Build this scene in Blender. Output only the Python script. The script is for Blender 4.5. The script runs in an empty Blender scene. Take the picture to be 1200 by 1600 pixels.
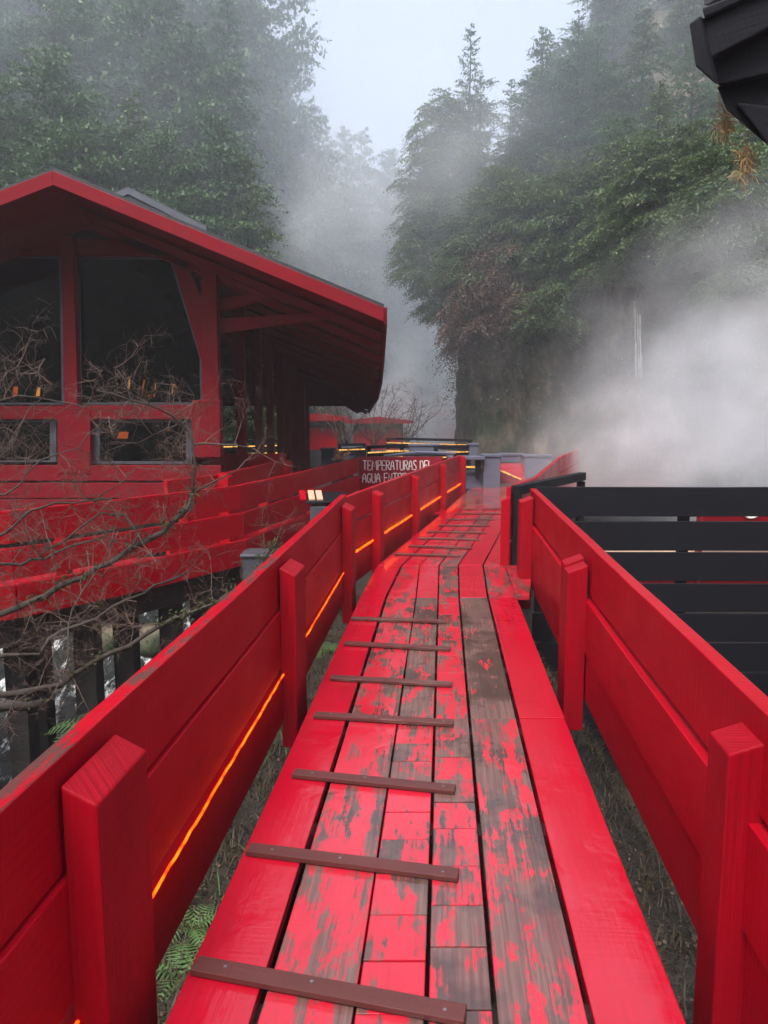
import bpy, math, random
import numpy as np
from mathutils import Vector, Matrix, noise as mnoise
R = math.radians
random.seed(7); rng = np.random.default_rng(7)
sc = bpy.context.scene
col = sc.collection

# ------------------------------------------------------------------ camera
EYE = 1.6; PITCH = R(7.34); FPX = 1180.0
cd = bpy.data.cameras.new("camera"); cam = bpy.data.objects.new("camera", cd); col.objects.link(cam)
cd.sensor_fit = 'VERTICAL'; cd.sensor_height = 24.0; cd.lens = FPX/1600*24.0
cd.clip_start = 0.05; cd.clip_end = 2000
cam.location = (0, 0, EYE); cam.rotation_euler = (R(90)-PITCH, 0, 0)
sc.camera = cam
# ------------------------------------------------------------------ world, sun, exposure
SUN_EL, SUN_AZ = R(58), R(200)      # azimuth measured clockwise from +Y
w = bpy.data.worlds.new("World"); sc.world = w; w.use_nodes = True
nt = w.node_tree; bg = nt.nodes['Background']
sky = nt.nodes.new('ShaderNodeTexSky'); sky.sky_type = 'NISHITA'; sky.sun_disc = False
sky.sun_elevation = SUN_EL; sky.sun_rotation = SUN_AZ; sky.air_density = 1.0; sky.dust_density = 4.0; sky.ozone_density = 1.0
hs = nt.nodes.new('ShaderNodeHueSaturation'); hs.inputs['Saturation'].default_value = 0.55
nt.links.new(sky.outputs[0], hs.inputs['Color']); nt.links.new(hs.outputs[0], bg.inputs[0])
bg.inputs[1].default_value = 0.15
sl = bpy.data.lights.new("sun", 'SUN'); sun = bpy.data.objects.new("sun", sl); col.objects.link(sun)
sl.energy = 1.5; sl.angle = R(22); sl.color = (1, .97, .93)
sd = Vector((math.sin(SUN_AZ)*math.cos(SUN_EL), math.cos(SUN_AZ)*math.cos(SUN_EL), math.sin(SUN_EL)))
sun.rotation_euler = (-sd).to_track_quat('-Z', 'Y').to_euler()
vs = sc.view_settings; vs.view_transform = 'Standard'; vs.look = 'None'; vs.gamma = 1; vs.exposure = 1.25
sc.render.engine = 'CYCLES'
cy = sc.cycles
cy.max_bounces = 6; cy.diffuse_bounces = 3; cy.glossy_bounces = 3; cy.transmission_bounces = 4
cy.transparent_max_bounces = 12; cy.volume_bounces = 2
cy.sample_clamp_indirect = 4.0; cy.use_denoising = True
cy.volume_step_rate = 2.0; cy.volume_max_steps = 128
cy.caustics_reflective = False; cy.caustics_refractive = False

# ------------------------------------------------------------------ helpers
def ray(x, y):
    a = (x-600)/FPX; b = (800-y)/FPX
    return a, math.cos(PITCH)+b*math.sin(PITCH), -math.sin(PITCH)+b*math.cos(PITCH)
def at(x, y, Y):
    r = ray(x, y); t = Y/r[1]; return Vector((r[0]*t, Y, EYE+r[2]*t))
def gr(x, y, z=0.0):
    r = ray(x, y); t = (z-EYE)/r[2]; return Vector((r[0]*t, r[1]*t, z))
V = Vector

def tag(o, label=None, cat=None, group=None, kind=None):
    if label: o['label'] = label
    if cat: o['category'] = cat
    if group: o['group'] = group
    if kind: o['kind'] = kind
    return o
def empty(name, loc, label=None, cat=None, group=None):
    o = bpy.data.objects.new(name, None); col.objects.link(o); o.location = loc
    o.empty_display_size = .2
    return tag(o, label, cat, group)
def base_of(parent):
    p = V((0, 0, 0))
    while parent is not None:
        p = p+parent.location; parent = parent.parent
    return p
class MB:
    """collects boxes, prisms and tubes (world coordinates) and links them as one mesh object"""
    def __init__(s): s.v = []; s.f = []; s.uv = []; s.w = []; s.t = []
    def poly(s, vs_, faces, d=None, wear=0.0, top=0.0, ru=None):
        n = len(s.v); vs_ = [V(p) for p in vs_]
        c = sum(vs_, V((0, 0, 0)))/len(vs_)
        d = V(d).normalized() if d is not None else V((0, 0, 1))
        e = d.cross(V((0, 0, 1)))
        if e.length < .2: e = d.cross(V((0, 1, 0)))
        e.normalize(); g = d.cross(e)
        ru = ru if ru is not None else (random.uniform(0, 50), random.uniform(0, 50))
        s.v += vs_; s.w += [wear]*len(vs_); s.t += [top]*len(vs_)
        for f in faces:
            s.f.append([n+i for i in f])
            s.uv += [((vs_[i]).dot(d)+ru[0], vs_[i].dot(e)+vs_[i].dot(g)*1.0+ru[1]) for i in f]
        return s
    def hexa(s, c, d=None, **k):
        return s.poly(c, [(0, 3, 2, 1), (4, 5, 6, 7), (0, 1, 5, 4), (1, 2, 6, 5), (2, 3, 7, 6), (3, 0, 4, 7)], d, **k)
    def box(s, x0, x1, y0, y1, z0, z1, d=None, **k):
        if d is None:
            L = [(x1-x0, (1, 0, 0)), (y1-y0, (0, 1, 0)), (z1-z0, (0, 0, 1))]; d = max(L)[1]
        return s.hexa([(x0, y0, z0), (x1, y0, z0), (x1, y1, z0), (x0, y1, z0), (x0, y0, z1), (x1, y0, z1), (x1, y1, z1), (x0, y1, z1)], d, **k)
    def long(s, A, B, d, amp=.003, step=.3, **k):
        """board lofted from cross-section A to B with a slight warp"""
        A = [V(a) for a in A]; B = [V(a) for a in B]; L_ = (B[0]-A[0]).length; n = max(1, int(L_/step)); sd = random.uniform(0, 99)
        vs_ = []; fs = []
        for i in range(n+1):
            t = i/n; w_ = (mnoise.noise_vector(V((sd, t*L_*.9, 0)))+mnoise.noise_vector(V((sd, t*L_*3.1, 7)))*.4)*amp
            vs_ += [a+(c-a)*t+w_+mnoise.noise_vector(V((sd+j*5, t*L_*2.3, 3)))*amp*.5 for j, (a, c) in enumerate(zip(A, B))]
        for i in range(n):
            o = i*4
            fs += [(o+j, o+(j+1) % 4, o+4+(j+1) % 4, o+4+j) for j in range(4)]
        fs += [(3, 2, 1, 0), (n*4, n*4+1, n*4+2, n*4+3)]
        if (A[1]-A[0]).cross(A[2]-A[1]).dot(B[0]-A[0]) > 0: pass
        else: fs = [f[::-1] for f in fs]
        return s.poly(vs_, fs, d, **k)
    def plank(s, p, q, zb, zt, th, side=1, zb2=None, zt2=None, **k):
        """upright plank whose front face runs p>q in plan; th is laid off to `side` (+1 = left of p>q)"""
        zb2 = zb if zb2 is None else zb2; zt2 = zt if zt2 is None else zt2
        p = V((p[0], p[1], 0)); q = V((q[0], q[1], 0)); d = (q-p).normalized(); n = V((-d.y, d.x, 0))*th*side
        c = [p+V((0, 0, zb)), q+V((0, 0, zb2)), q+n+V((0, 0, zb2)), p+n+V((0, 0, zb)),
             p+V((0, 0, zt)), q+V((0, 0, zt2)), q+n+V((0, 0, zt2)), p+n+V((0, 0, zt))]
        if (q-p).length > 1: return s.long([c[0], c[3], c[7], c[4]], [c[1], c[2], c[6], c[5]], d, **k)
        if side < 0: c = [c[3], c[2], c[1], c[0], c[7], c[6], c[5], c[4]]
        return s.hexa(c, d, **k)
    def beam(s, p, q, wd, ht, up=(0, 0, 1), **k):
        p = V(p); q = V(q); d = (q-p).normalized(); a = d.cross(V(up))
        if a.length < .05: a = d.cross(V((0, 1, 0)))
        a.normalize(); b = a.cross(d).normalized(); a = a*wd/2; b = b*ht/2
        return s.hexa([p-a-b, p+a-b, q+a-b, q-a-b, p-a+b, p+a+b, q+a+b, q-a+b], d, **k)
    def prism(s, pts, off, d=None, **k):
        """closed polygon pts extruded by vector off"""
        pts = [V(p) for p in pts]; off = V(off); n = len(pts)
        nn = sum(((pts[i]-pts[0]).cross(pts[(i+1) % n]-pts[0]) for i in range(n)), V((0, 0, 0)))
        if nn.dot(off) > 0: pts = pts[::-1]
        fs = [tuple(range(n)), tuple(range(2*n-1, n-1, -1))]+[(i, i+n, (i+1) % n+n, (i+1) % n) for i in range(n)]
        return s.poly(pts+[p+off for p in pts], fs, d, **k)
    def tube(s, pts, rad, n=6, **k):
        pts = [V(p) for p in pts]
        if not hasattr(rad, '__len__'): rad = [rad]*len(pts)
        vs_ = []; fs = []
        u = None
        for i, p in enumerate(pts):
            d = (pts[min(i+1, len(pts)-1)]-pts[max(i-1, 0)])
            d = d.normalized() if d.length > 1e-9 else V((0, 0, 1))
            if u is None:
                u = d.orthogonal().normalized()
            else:
                u = (u-d*u.dot(d)); u = u.normalized() if u.length > 1e-6 else d.orthogonal().normalized()
            v2 = d.cross(u)
            for j in range(n):
                a = 2*math.pi*j/n; vs_.append(p+(u*math.cos(a)+v2*math.sin(a))*rad[i])
        for i in range(len(pts)-1):
            for j in range(n):
                fs.append((i*n+j, i*n+(j+1) % n, (i+1)*n+(j+1) % n, (i+1)*n+j))
        if rad[0] > .004: fs.append(tuple(range(n-1, -1, -1)))
        if rad[-1] > .004: fs.append(tuple(range(len(vs_)-n, len(vs_))))
        return s.poly(vs_, fs, pts[-1]-pts[0], **k)
    def build(s, name, mat, parent=None, bevel=0.0, loc=None, smooth=False):
        if loc is None: loc = V((0, 0, 0))
        org = base_of(parent)+V(loc)
        me = bpy.data.meshes.new(name); me.from_pydata([tuple(v-org) for v in s.v], [], s.f)
        uvl = me.uv_layers.new(name='UVMap'); uvl.data.foreach_set('uv', np.array(s.uv, dtype=np.float32).ravel())
        for nm, arr in (('wear', s.w), ('top', s.t)):
            a = me.attributes.new(nm, 'FLOAT', 'POINT'); a.data.foreach_set('value', np.array(arr, dtype=np.float32))
        if smooth: me.polygons.foreach_set('use_smooth', [True]*len(me.polygons))
        me.materials.append(mat); me.update()
        o = bpy.data.objects.new(name, me); col.objects.link(o); o.location = loc
        if parent is not None: o.parent = parent
        if bevel:
            m = o.modifiers.new('bevel', 'BEVEL'); m.width = bevel; m.segments = 2; m.limit_method = 'ANGLE'; m.angle_limit = R(35)
        return o
def raw(name, verts, faces, mat, parent=None, loc=(0, 0, 0), smooth=False):
    me = bpy.data.meshes.new(name)
    verts = np.asarray(verts, dtype=np.float32); faces = np.asarray(faces, dtype=np.int32); k = faces.shape[1]
    me.vertices.add(len(verts)); me.vertices.foreach_set('co', verts.ravel())
    me.loops.add(faces.size); me.loops.foreach_set('vertex_index', faces.ravel())
    me.polygons.add(len(faces)); me.polygons.foreach_set('loop_start', np.arange(0, faces.size, k, dtype=np.int32))
    me.polygons.foreach_set('loop_total', np.full(len(faces), k, dtype=np.int32))
    if smooth: me.polygons.foreach_set('use_smooth', np.ones(len(faces), dtype=bool))
    me.update(calc_edges=True); me.materials.append(mat)
    o = bpy.data.objects.new(name, me); col.objects.link(o); o.location = loc
    if parent is not None: o.parent = parent
    return o

# ------------------------------------------------------------------ materials
def mat(name):
    m = bpy.data.materials.new(name); m.use_nodes = True; n = m.node_tree.nodes; L = m.node_tree.links
    return m, n, L, n['Principled BSDF']
def node(n, t, **k):
    x = n.new(t)
    for a, b in k.items(): setattr(x, a, b)
    return x
def math_(n, L, op, a, b=None, clamp=False):
    x = n.new('ShaderNodeMath'); x.operation = op; x.use_clamp = clamp
    for i, q in enumerate((a, b)):
        if q is None: continue
        if isinstance(q, (int, float)): x.inputs[i].default_value = q
        else: L.new(q, x.inputs[i])
    return x.outputs[0]
def mixc(n, L, f, a, b):
    x = n.new('ShaderNodeMix'); x.data_type = 'RGBA'
    if isinstance(f, (int, float)): x.inputs[0].default_value = f
    else: L.new(f, x.inputs[0])
    for i, q in ((6, a), (7, b)):
        if isinstance(q, tuple): x.inputs[i].default_value = (*q, 1) if len(q) == 3 else q
        else: L.new(q, x.inputs[i])
    return x.outputs[2]
def noise(n, L, vec, scale, detail=4, rough=.55):
    x = n.new('ShaderNodeTexNoise'); x.inputs['Scale'].default_value = scale; x.inputs['Detail'].default_value = detail
    x.inputs['Roughness'].default_value = rough
    if vec is not None: L.new(vec, x.inputs['Vector'])
    return x.outputs[0]
def scaled(n, L, vec, s):
    x = n.new('ShaderNodeVectorMath'); x.operation = 'MULTIPLY'; L.new(vec, x.inputs[0]); x.inputs[1].default_value = s
    return x.outputs[0]
def painted(name, c1, c2, rough=.32, wood=True, saw=.5, coat=0.0, spec=.28, wood_dark=1.0, fade_sheen=0.0, bump=.8, dist=.004, wet=0.0, gd=.35):
    """painted timber: grain and saw marks along the board, chips down to grey-brown wood where the board is worn"""
    m, n, L, b = mat(name)
    uv = n.new('ShaderNodeTexCoord').outputs['UV']
    grain = noise(n, L, scaled(n, L, uv, (2.2, 70, 1)), 1.0, 5, .6)
    saww = noise(n, L, scaled(n, L, uv, (95, 2.5, 1)), 1.0, 3, .6)
    big = noise(n, L, scaled(n, L, uv, (1.6, 3.0, 1)), 1.0, 3, .5)
    blot = noise(n, L, scaled(n, L, uv, (3.0, 10.0, 1)), 1.0, 7, .68)
    fine = noise(n, L, scaled(n, L, uv, (30, 120, 1)), 1.0, 3, .6)
    c = mixc(n, L, big, c1, c2)
    k = node(n, 'ShaderNodeMapRange'); k.inputs[1].default_value = .25; k.inputs[2].default_value = .75; L.new(grain, k.inputs[0])
    c = mixc(n, L, math_(n, L, 'MULTIPLY', k.outputs[0], gd), c, tuple(x*.45 for x in c1))
    rgh = math_(n, L, 'ADD', math_(n, L, 'MULTIPLY', big, .35), rough-.17)
    h = math_(n, L, 'ADD', math_(n, L, 'MULTIPLY', grain, .5), math_(n, L, 'MULTIPLY', saww, saw))
    h = math_(n, L, 'ADD', h, math_(n, L, 'MULTIPLY', big, 1.2))
    if wood:
        wa = node(n, 'ShaderNodeAttribute', attribute_name='wear').outputs['Fac']
        ta = node(n, 'ShaderNodeAttribute', attribute_name='top').outputs['Fac']
        g = n.new('ShaderNodeNewGeometry'); sx = n.new('ShaderNodeSeparateXYZ'); L.new(g.outputs['True Normal'], sx.inputs[0])
        up = math_(n, L, 'GREATER_THAN', sx.outputs[2], .8)
        wear = math_(n, L, 'ADD', wa, math_(n, L, 'MULTIPLY', up, ta))
        thr = math_(n, L, 'ADD', math_(n, L, 'MULTIPLY', wear, .42), .29)
        nn = math_(n, L, 'ADD', math_(n, L, 'MULTIPLY', blot, .70), math_(n, L, 'MULTIPLY', grain, .19))
        nn = math_(n, L, 'ADD', nn, math_(n, L, 'MULTIPLY', fine, .11))
        msk = math_(n, L, 'MULTIPLY', math_(n, L, 'SUBTRACT', thr, nn), 26, True)
        on = math_(n, L, 'MULTIPLY', wear, 30, True)
        msk = math_(n, L, 'MULTIPLY', msk, on)
        c = mixc(n, L, math_(n, L, 'MULTIPLY', wa, fade_sheen, True), c, (.56, .030, .052))  # worn paint fades pinker; the sky's pink sheen is put in here too
        r = n.new('ShaderNodeValToRGB'); L.new(grain, r.inputs[0]); e = r.color_ramp.elements
        D = wood_dark
        e[0].position = .3; e[0].color = (.035*D, .022*D, .018*D, 1); e[1].position = .72; e[1].color = (.20*D, .145*D, .115*D, 1)
        x = e.new(.5); x.color = (.105*D, .070*D, .055*D, 1)
        wc = mixc(n, L, big, r.outputs[0], (.075*D, .058*D, .052*D))
        wc = mixc(n, L, .13, wc, (.30, .01, .02))
        c = mixc(n, L, msk, c, wc)
        rgh = math_(n, L, 'ADD', rgh, math_(n, L, 'MULTIPLY', msk, .06))
        h = math_(n, L, 'SUBTRACT', h, math_(n, L, 'MULTIPLY', msk, .55))
        h = math_(n, L, 'ADD', h, math_(n, L, 'MULTIPLY', math_(n, L, 'MULTIPLY', msk, grain), .9))
    # damp dirt and darker drips that belong to the board
    dirt = noise(n, L, scaled(n, L, uv, (1.1, 6.0, 1)), 1.0, 6, .7)
    kd = node(n, 'ShaderNodeMapRange'); kd.inputs[1].default_value = .56; kd.inputs[2].default_value = .74; L.new(dirt, kd.inputs[0])
    c = mixc(n, L, math_(n, L, 'MULTIPLY', kd.outputs[0], .45), c, tuple(x*.28+.004 for x in c1))
    if wet:
        o_ = n.new('ShaderNodeTexCoord').outputs['Object']
        pu = node(n, 'ShaderNodeMapRange'); pu.inputs[1].default_value = .47; pu.inputs[2].default_value = .56; L.new(noise(n, L, o_, 1.9, 4, .6), pu.inputs[0])
        pud = math_(n, L, 'MULTIPLY', pu.outputs[0], wet)
        rgh = math_(n, L, 'MULTIPLY', rgh, math_(n, L, 'SUBTRACT', 1.0, math_(n, L, 'MULTIPLY', pud, .75)))
        c = mixc(n, L, math_(n, L, 'MULTIPLY', pud, math_(n, L, 'MULTIPLY', msk, .55)), c, (.018, .012, .010))
        h = math_(n, L, 'MULTIPLY', h, math_(n, L, 'SUBTRACT', 1.0, math_(n, L, 'MULTIPLY', pud, .6)))
    L.new(c, b.inputs['Base Color']); L.new(rgh, b.inputs['Roughness'])
    b.inputs['Specular IOR Level'].default_value = spec
    bp = n.new('ShaderNodeBump'); bp.inputs['Strength'].default_value = bump; bp.inputs['Distance'].default_value = dist
    L.new(h, bp.inputs['Height']); L.new(bp.outputs[0], b.inputs['Normal'])
    return m
def plain(name, c1, c2=None, rough=.6, scale=4, bump=0.0, bscale=20, metal=0, spec=.5, coords='Object', dist=.02):
    m, n, L, b = mat(name)
    o = n.new('ShaderNodeTexCoord').outputs[coords]
    c2 = c2 or tuple(x*.7 for x in c1)
    f = noise(n, L, o, scale, 5, .6)
    k = node(n, 'ShaderNodeMapRange'); k.inputs[1].default_value = .32; k.inputs[2].default_value = .68; L.new(f, k.inputs[0])
    L.new(mixc(n, L, k.outputs[0], c1, c2), b.inputs['Base Color'])
    b.inputs['Roughness'].default_value = rough; b.inputs['Metallic'].default_value = metal; b.inputs['Specular IOR Level'].default_value = spec
    if bump:
        bp = n.new('ShaderNodeBump'); bp.inputs['Strength'].default_value = bump; bp.inputs['Distance'].default_value = dist
        L.new(noise(n, L, o, bscale, 6, .65), bp.inputs['Height']); L.new(bp.outputs[0], b.inputs['Normal'])
    return m
def leafmat(name, c1, c2, scale=.35, trans=.25):
    m, n, L, b = mat(name)
    g = n.new('ShaderNodeNewGeometry')
    f = noise(n, L, g.outputs['Position'], scale, 3, .6)
    r1 = g.outputs['Random Per Island']
    k = node(n, 'ShaderNodeMapRange'); k.inputs[1].default_value = .35; k.inputs[2].default_value = .65; L.new(f, k.inputs[0])
    oi = n.new('ShaderNodeObjectInfo')
    fac = math_(n, L, 'ADD', math_(n, L, 'MULTIPLY', k.outputs[0], .5), math_(n, L, 'MULTIPLY', r1, .25))
    fac = math_(n, L, 'ADD', fac, math_(n, L, 'MULTIPLY', oi.outputs['Random'], .3), True)
    c = mixc(n, L, fac, c1, c2)
    L.new(c, b.inputs['Base Color']); b.inputs['Roughness'].default_value = .55; b.inputs['Specular IOR Level'].default_value = .35
    tr = n.new('ShaderNodeBsdfTranslucent'); L.new(c, tr.inputs[0])
    mx = n.new('ShaderNodeMixShader'); mx.inputs[0].default_value = trans
    L.new(b.outputs[0], mx.inputs[1]); L.new(tr.outputs[0], mx.inputs[2]); L.new(mx.outputs[0], n['Material Output'].inputs[0])
    return m
def glow(name, c, s, breakup=False):
    m, n, L, b = mat(name); n.remove(b)
    e = n.new('ShaderNodeEmission'); e.inputs[0].default_value = (*c, 1); e.inputs[1].default_value = s
    if breakup:
        o = n.new('ShaderNodeTexCoord').outputs['Object']; f = noise(n, L, o, 14, 3, .6)
        k = node(n, 'ShaderNodeMapRange'); k.inputs[1].default_value = .35; k.inputs[2].default_value = .6
        k.inputs[3].default_value = s*.18; k.inputs[4].default_value = s*1.25
        L.new(f, k.inputs[0]); L.new(k.outputs[0], e.inputs[1])
    L.new(e.outputs[0], n['Material Output'].inputs[0]); return m
M = {}
M['red'] = painted('red_paint', (.41, .0011, .012), (.28, .0008, .008), rough=.34, spec=.13, bump=1.0, wood_dark=.6)
M['deck'] = painted('red_deck_paint', (.45, .0014, .019), (.34, .0011, .012), rough=.13, saw=.5, wood_dark=1.1, fade_sheen=.75, spec=.75, bump=.32, wet=1.0)
M['post'] = painted('rough_red_post', (.39, .0011, .012), (.20, .0009, .007), rough=.42, spec=.13, bump=1.0, dist=.008, gd=.75, saw=.18)
M['straw'] = plain('straw', (.50, .33, .15), (.30, .18, .08), .7)
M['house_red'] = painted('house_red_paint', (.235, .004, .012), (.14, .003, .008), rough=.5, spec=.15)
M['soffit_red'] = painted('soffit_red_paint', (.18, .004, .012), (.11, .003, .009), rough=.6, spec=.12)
M['sign_red'] = painted('sign_red_paint', (.25, .012, .025), (.19, .008, .02), rough=.4)
M['black'] = painted('black_paint', (.010, .010, .014), (.006, .006, .009), rough=.55, spec=.14)
M['grey'] = painted('blue_grey_paint', (.11, .115, .16), (.08, .085, .12), rough=.45)
M['wood'] = painted('bare_wood', (.13, .085, .075), (.07, .045, .042), rough=.35, wood=False)
M['cleat'] = painted('cleat_wood', (.13, .035, .032), (.06, .025, .024), rough=.34, wood=True, wood_dark=.9)
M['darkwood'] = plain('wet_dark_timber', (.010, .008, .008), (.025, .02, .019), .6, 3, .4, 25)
M['pale'] = painted('pale_slat', (.62, .42, .28), (.5, .3, .2), rough=.5, wood=False)
M['metal'] = plain('grey_metal', (.09, .10, .12), (.06, .065, .08), .4, 3, .05, 30, .3)
M['screw'] = plain('screw_metal', (.4, .4, .42), None, .35, 5, 0, 20, .9)
M['rope'] = glow('rope_light_amber', (1.0, .075, .002), 2.2, True)
M['rope_far'] = glow('rope_light_yellow', (1.0, .50, .12), .6, True)
M['lamp'] = glow('lamp_warm', (1.0, .35, .06), 3.0)
M['white'] = plain('sign_lettering', (.72, .66, .64), (.6, .54, .52), .6)
M['roofing'] = plain('roof_felt', (.010, .012, .015), (.024, .028, .034), .5, 5, .3, 30)
M['bark'] = plain('bark', (.022, .017, .013), (.06, .048, .04), .85, 3, .6, 18)
M['twig'] = plain('twig_bark', (.035, .020, .015), (.11, .068, .050), .7, 5, .2, 60)
M['moss'] = plain('moss', (.065, .075, .012), (.02, .024, .007), .95, 12, .8, 60)
M['leaf'] = leafmat('leaf_dark', (.035, .080, .038), (.105, .180, .075))
M['leaf2'] = leafmat('leaf_mid', (.042, .080, .032), (.125, .180, .068))
M['leafb'] = leafmat('leaf_brown', (.07, .042, .028), (.17, .105, .065), .5, .15)
M['fern'] = leafmat('fern_green', (.04, .09, .03), (.11, .19, .06), 2)
M['dry'] = leafmat('dry_grass', (.025, .018, .010), (.075, .055, .028), 3, .2)
M['ground'] = plain('damp_soil', (.012, .010, .008), (.035, .028, .020), .75, 2.5, .9, 14, dist=.06)
M['hill'] = plain('forest_floor', (.022, .03, .014), (.045, .045, .025), .9, .5, .8, 3, dist=.3)
def rockmat():
    m, n, L, b = mat('cliff_rock'); o = n.new('ShaderNodeTexCoord').outputs['Object']
    a = noise(n, L, scaled(n, L, o, (1, 1, .35)), 1.3, 8, .65); g = noise(n, L, o, .5, 4, .6)
    r = n.new('ShaderNodeValToRGB'); L.new(a, r.inputs[0]); e = r.color_ramp.elements
    e[0].position = .34; e[0].color = (.018, .016, .012, 1); e[1].position = .72; e[1].color = (.34, .27, .19, 1); x = e.new(.52); x.color = (.12, .095, .065, 1)
    k = node(n, 'ShaderNodeMapRange'); k.inputs[1].default_value = .45; k.inputs[2].default_value = .6; L.new(g, k.inputs[0])
    L.new(mixc(n, L, k.outputs[0], r.outputs[0], (.03, .042, .016)), b.inputs['Base Color']); b.inputs['Roughness'].default_value = .75
    bp = n.new('ShaderNodeBump'); bp.inputs['Strength'].default_value = 1; bp.inputs['Distance'].default_value = .25
    L.new(a, bp.inputs['Height']); L.new(bp.outputs[0], b.inputs['Normal']); return m
M['rock'] = rockmat()
def watermat():
    m, n, L, b = mat('stream_water'); o = n.new('ShaderNodeTexCoord').outputs['Object']
    a = noise(n, L, scaled(n, L, o, (3, 1.2, 1)), 1.6, 7, .7)
    k = node(n, 'ShaderNodeMapRange'); k.inputs[1].default_value = .54; k.inputs[2].default_value = .66; L.new(a, k.inputs[0])
    L.new(mixc(n, L, k.outputs[0], (.02, .024, .024), (.75, .78, .8)), b.inputs['Base Color']); b.inputs['Roughness'].default_value = .15
    bp = n.new('ShaderNodeBump'); bp.inputs['Strength'].default_value = .8; bp.inputs['Distance'].default_value = .08
    L.new(a, bp.inputs['Height']); L.new(bp.outputs[0], b.inputs['Normal']); return m
M['water'] = watermat()
M['foam'] = plain('falling_water', (.34, .36, .37), (.2, .22, .22), .4, 6, .5, 14)
def glassmat():
    m, n, L, b = mat('window_glass'); n.remove(b)
    t = n.new('ShaderNodeBsdfTransparent'); t.inputs[0].default_value = (.38, .40, .43, 1)
    g = n.new('ShaderNodeBsdfGlossy'); g.inputs['Roughness'].default_value = .03; g.inputs[0].default_value = (.8, .85, .9, 1)
    f = n.new('ShaderNodeFresnel'); f.inputs[0].default_value = 1.5
    mx = n.new('ShaderNodeMixShader'); L.new(f.outputs[0], mx.inputs[0]); L.new(t.outputs[0], mx.inputs[1]); L.new(g.outputs[0], mx.inputs[2])
    L.new(mx.outputs[0], n['Material Output'].inputs[0]); return m
M['glass'] = glassmat()
def steammat(name, dens, scale, lo, hi, color=(.95, .96, 1), edge=1.8):
    """steam: cloudy density fading to nothing at the shell of its own ellipsoid"""
    m, n, L, b = mat(name); n.remove(b)
    o = n.new('ShaderNodeTexCoord').outputs['Object']
    ln = n.new('ShaderNodeVectorMath'); ln.operation = 'LENGTH'; L.new(o, ln.inputs[0])
    wv = n.new('ShaderNodeVectorMath'); wv.operation = 'ADD'; L.new(o, wv.inputs[0]); nz = n.new('ShaderNodeTexNoise'); nz.inputs['Scale'].default_value = 1.2; L.new(o, nz.inputs[0]); L.new(scaled(n, L, nz.outputs['Color'], (.7, .7, .7)), wv.inputs[1])
    a = noise(n, L, scaled(n, L, wv.outputs[0], (1, 1, .8)), scale, 5, .6)
    fall = math_(n, L, 'SUBTRACT', 1.0, ln.outputs['Value'], True)
    fall = math_(n, L, 'MULTIPLY', fall, edge, True)
    k = node(n, 'ShaderNodeMapRange'); k.inputs[1].default_value = lo; k.inputs[2].default_value = hi; L.new(a, k.inputs[0])
    d = math_(n, L, 'MULTIPLY', math_(n, L, 'MULTIPLY', fall, k.outputs[0]), dens)
    v = n.new('ShaderNodeVolumePrincipled'); v.inputs['Color'].default_value = (*color, 1); L.new(d, v.inputs['Density'])
    v.inputs['Anisotropy'].default_value = .1
    L.new(v.outputs[0], n['Material Output'].inputs['Volume']); return m
HAZE = .0016
glow_dim = glow('lit_room_glow', (1.0, .20, .03), .9)
glow_b = glow('lit_room_spark', (1.0, .36, .07), 1.8)
# ------------------------------------------------------------------ ground, hills, cliff
def sm(a, b, x):
    t = min(1, max(0, (x-a)/(b-a))); return t*t*(3-2*t)
def gz(x, y):
    z = -.72
    rav = sm(-1.0, -2.0, x)
    deep = -2.75+1.5*sm(6, 12, y)+.8*sm(12, 20, y)
    z = z*(1-rav)+deep*rav if rav > 0 else z
    z += .22*sm(16, 26, y)*(1-rav)-2.0*sm(1.45, 2.3, x)*(1-sm(9.5, 12, y))*(1-sm(9, 14, x))
    z += .10*mnoise.noise(V((x*.9, y*.9, 0)))+.05*mnoise.noise(V((x*3, y*3, 4)))
    return z
def graded(lo, hi, near, step):
    a = [0.0]; s = step
    while a[-1] < hi:
        if a[-1] > near: s *= 1.22
        a.append(min(hi, a[-1]+s))
    b = [0.0]; s = step
    while b[-1] > lo:
        if b[-1] < -near: s *= 1.22
        b.append(max(lo, b[-1]-s))
    return sorted(set(a+b))
def grid(name, P, m, kind='structure', smooth=True, loc=(0, 0, 0)):
    P = np.array(P, dtype=np.float32); a, b_, _ = P.shape
    idx = np.arange(a*b_).reshape(a, b_)
    f = np.stack([idx[:-1, :-1], idx[1:, :-1], idx[1:, 1:], idx[:-1, 1:]], -1).reshape(-1, 4)
    o = raw(name, P.reshape(-1, 3)-np.array(loc), f, m, loc=loc, smooth=smooth); o['kind'] = kind; return o
XS = graded(-150, 150, 9, .28); YS = graded(-30, 150, 22, .3)
grid('ground', [[(x, y, gz(x, y)) for y in YS] for x in XS], M['ground'])
def resample(pts, step):
    out = []
    for (x0, y0), (x1, y1) in zip(pts[:-1], pts[1:]):
        n = max(1, int(math.hypot(x1-x0, y1-y0)/step))
        out += [(x0+(x1-x0)*i/n, y0+(y1-y0)*i/n) for i in range(n)]
    return out+[pts[-1]]
LB = [(-17, 4), (-14, 13), (-11, 22), (-8.6, 30), (-7.4, 42), (-4.6, 58), (.5, 76), (8, 96), (22, 116), (48, 128)]
def linward(i, pts):
    a = V((*pts[max(0, i-3)], 0)); b = V((*pts[min(len(pts)-1, i+3)], 0)); d = (b-a).normalized(); return V((-d.y, d.x, 0))
LBR = resample(LB, 1.6)
def lhill(i, t):
    n = linward(i, LBR); x, y = LBR[i]
    z = -.8+t*1.35*sm(0, 3, t)+1.2*mnoise.noise(V((x*.15, y*.15, t*.2)))
    return V((x, y, z))+n*t
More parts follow.
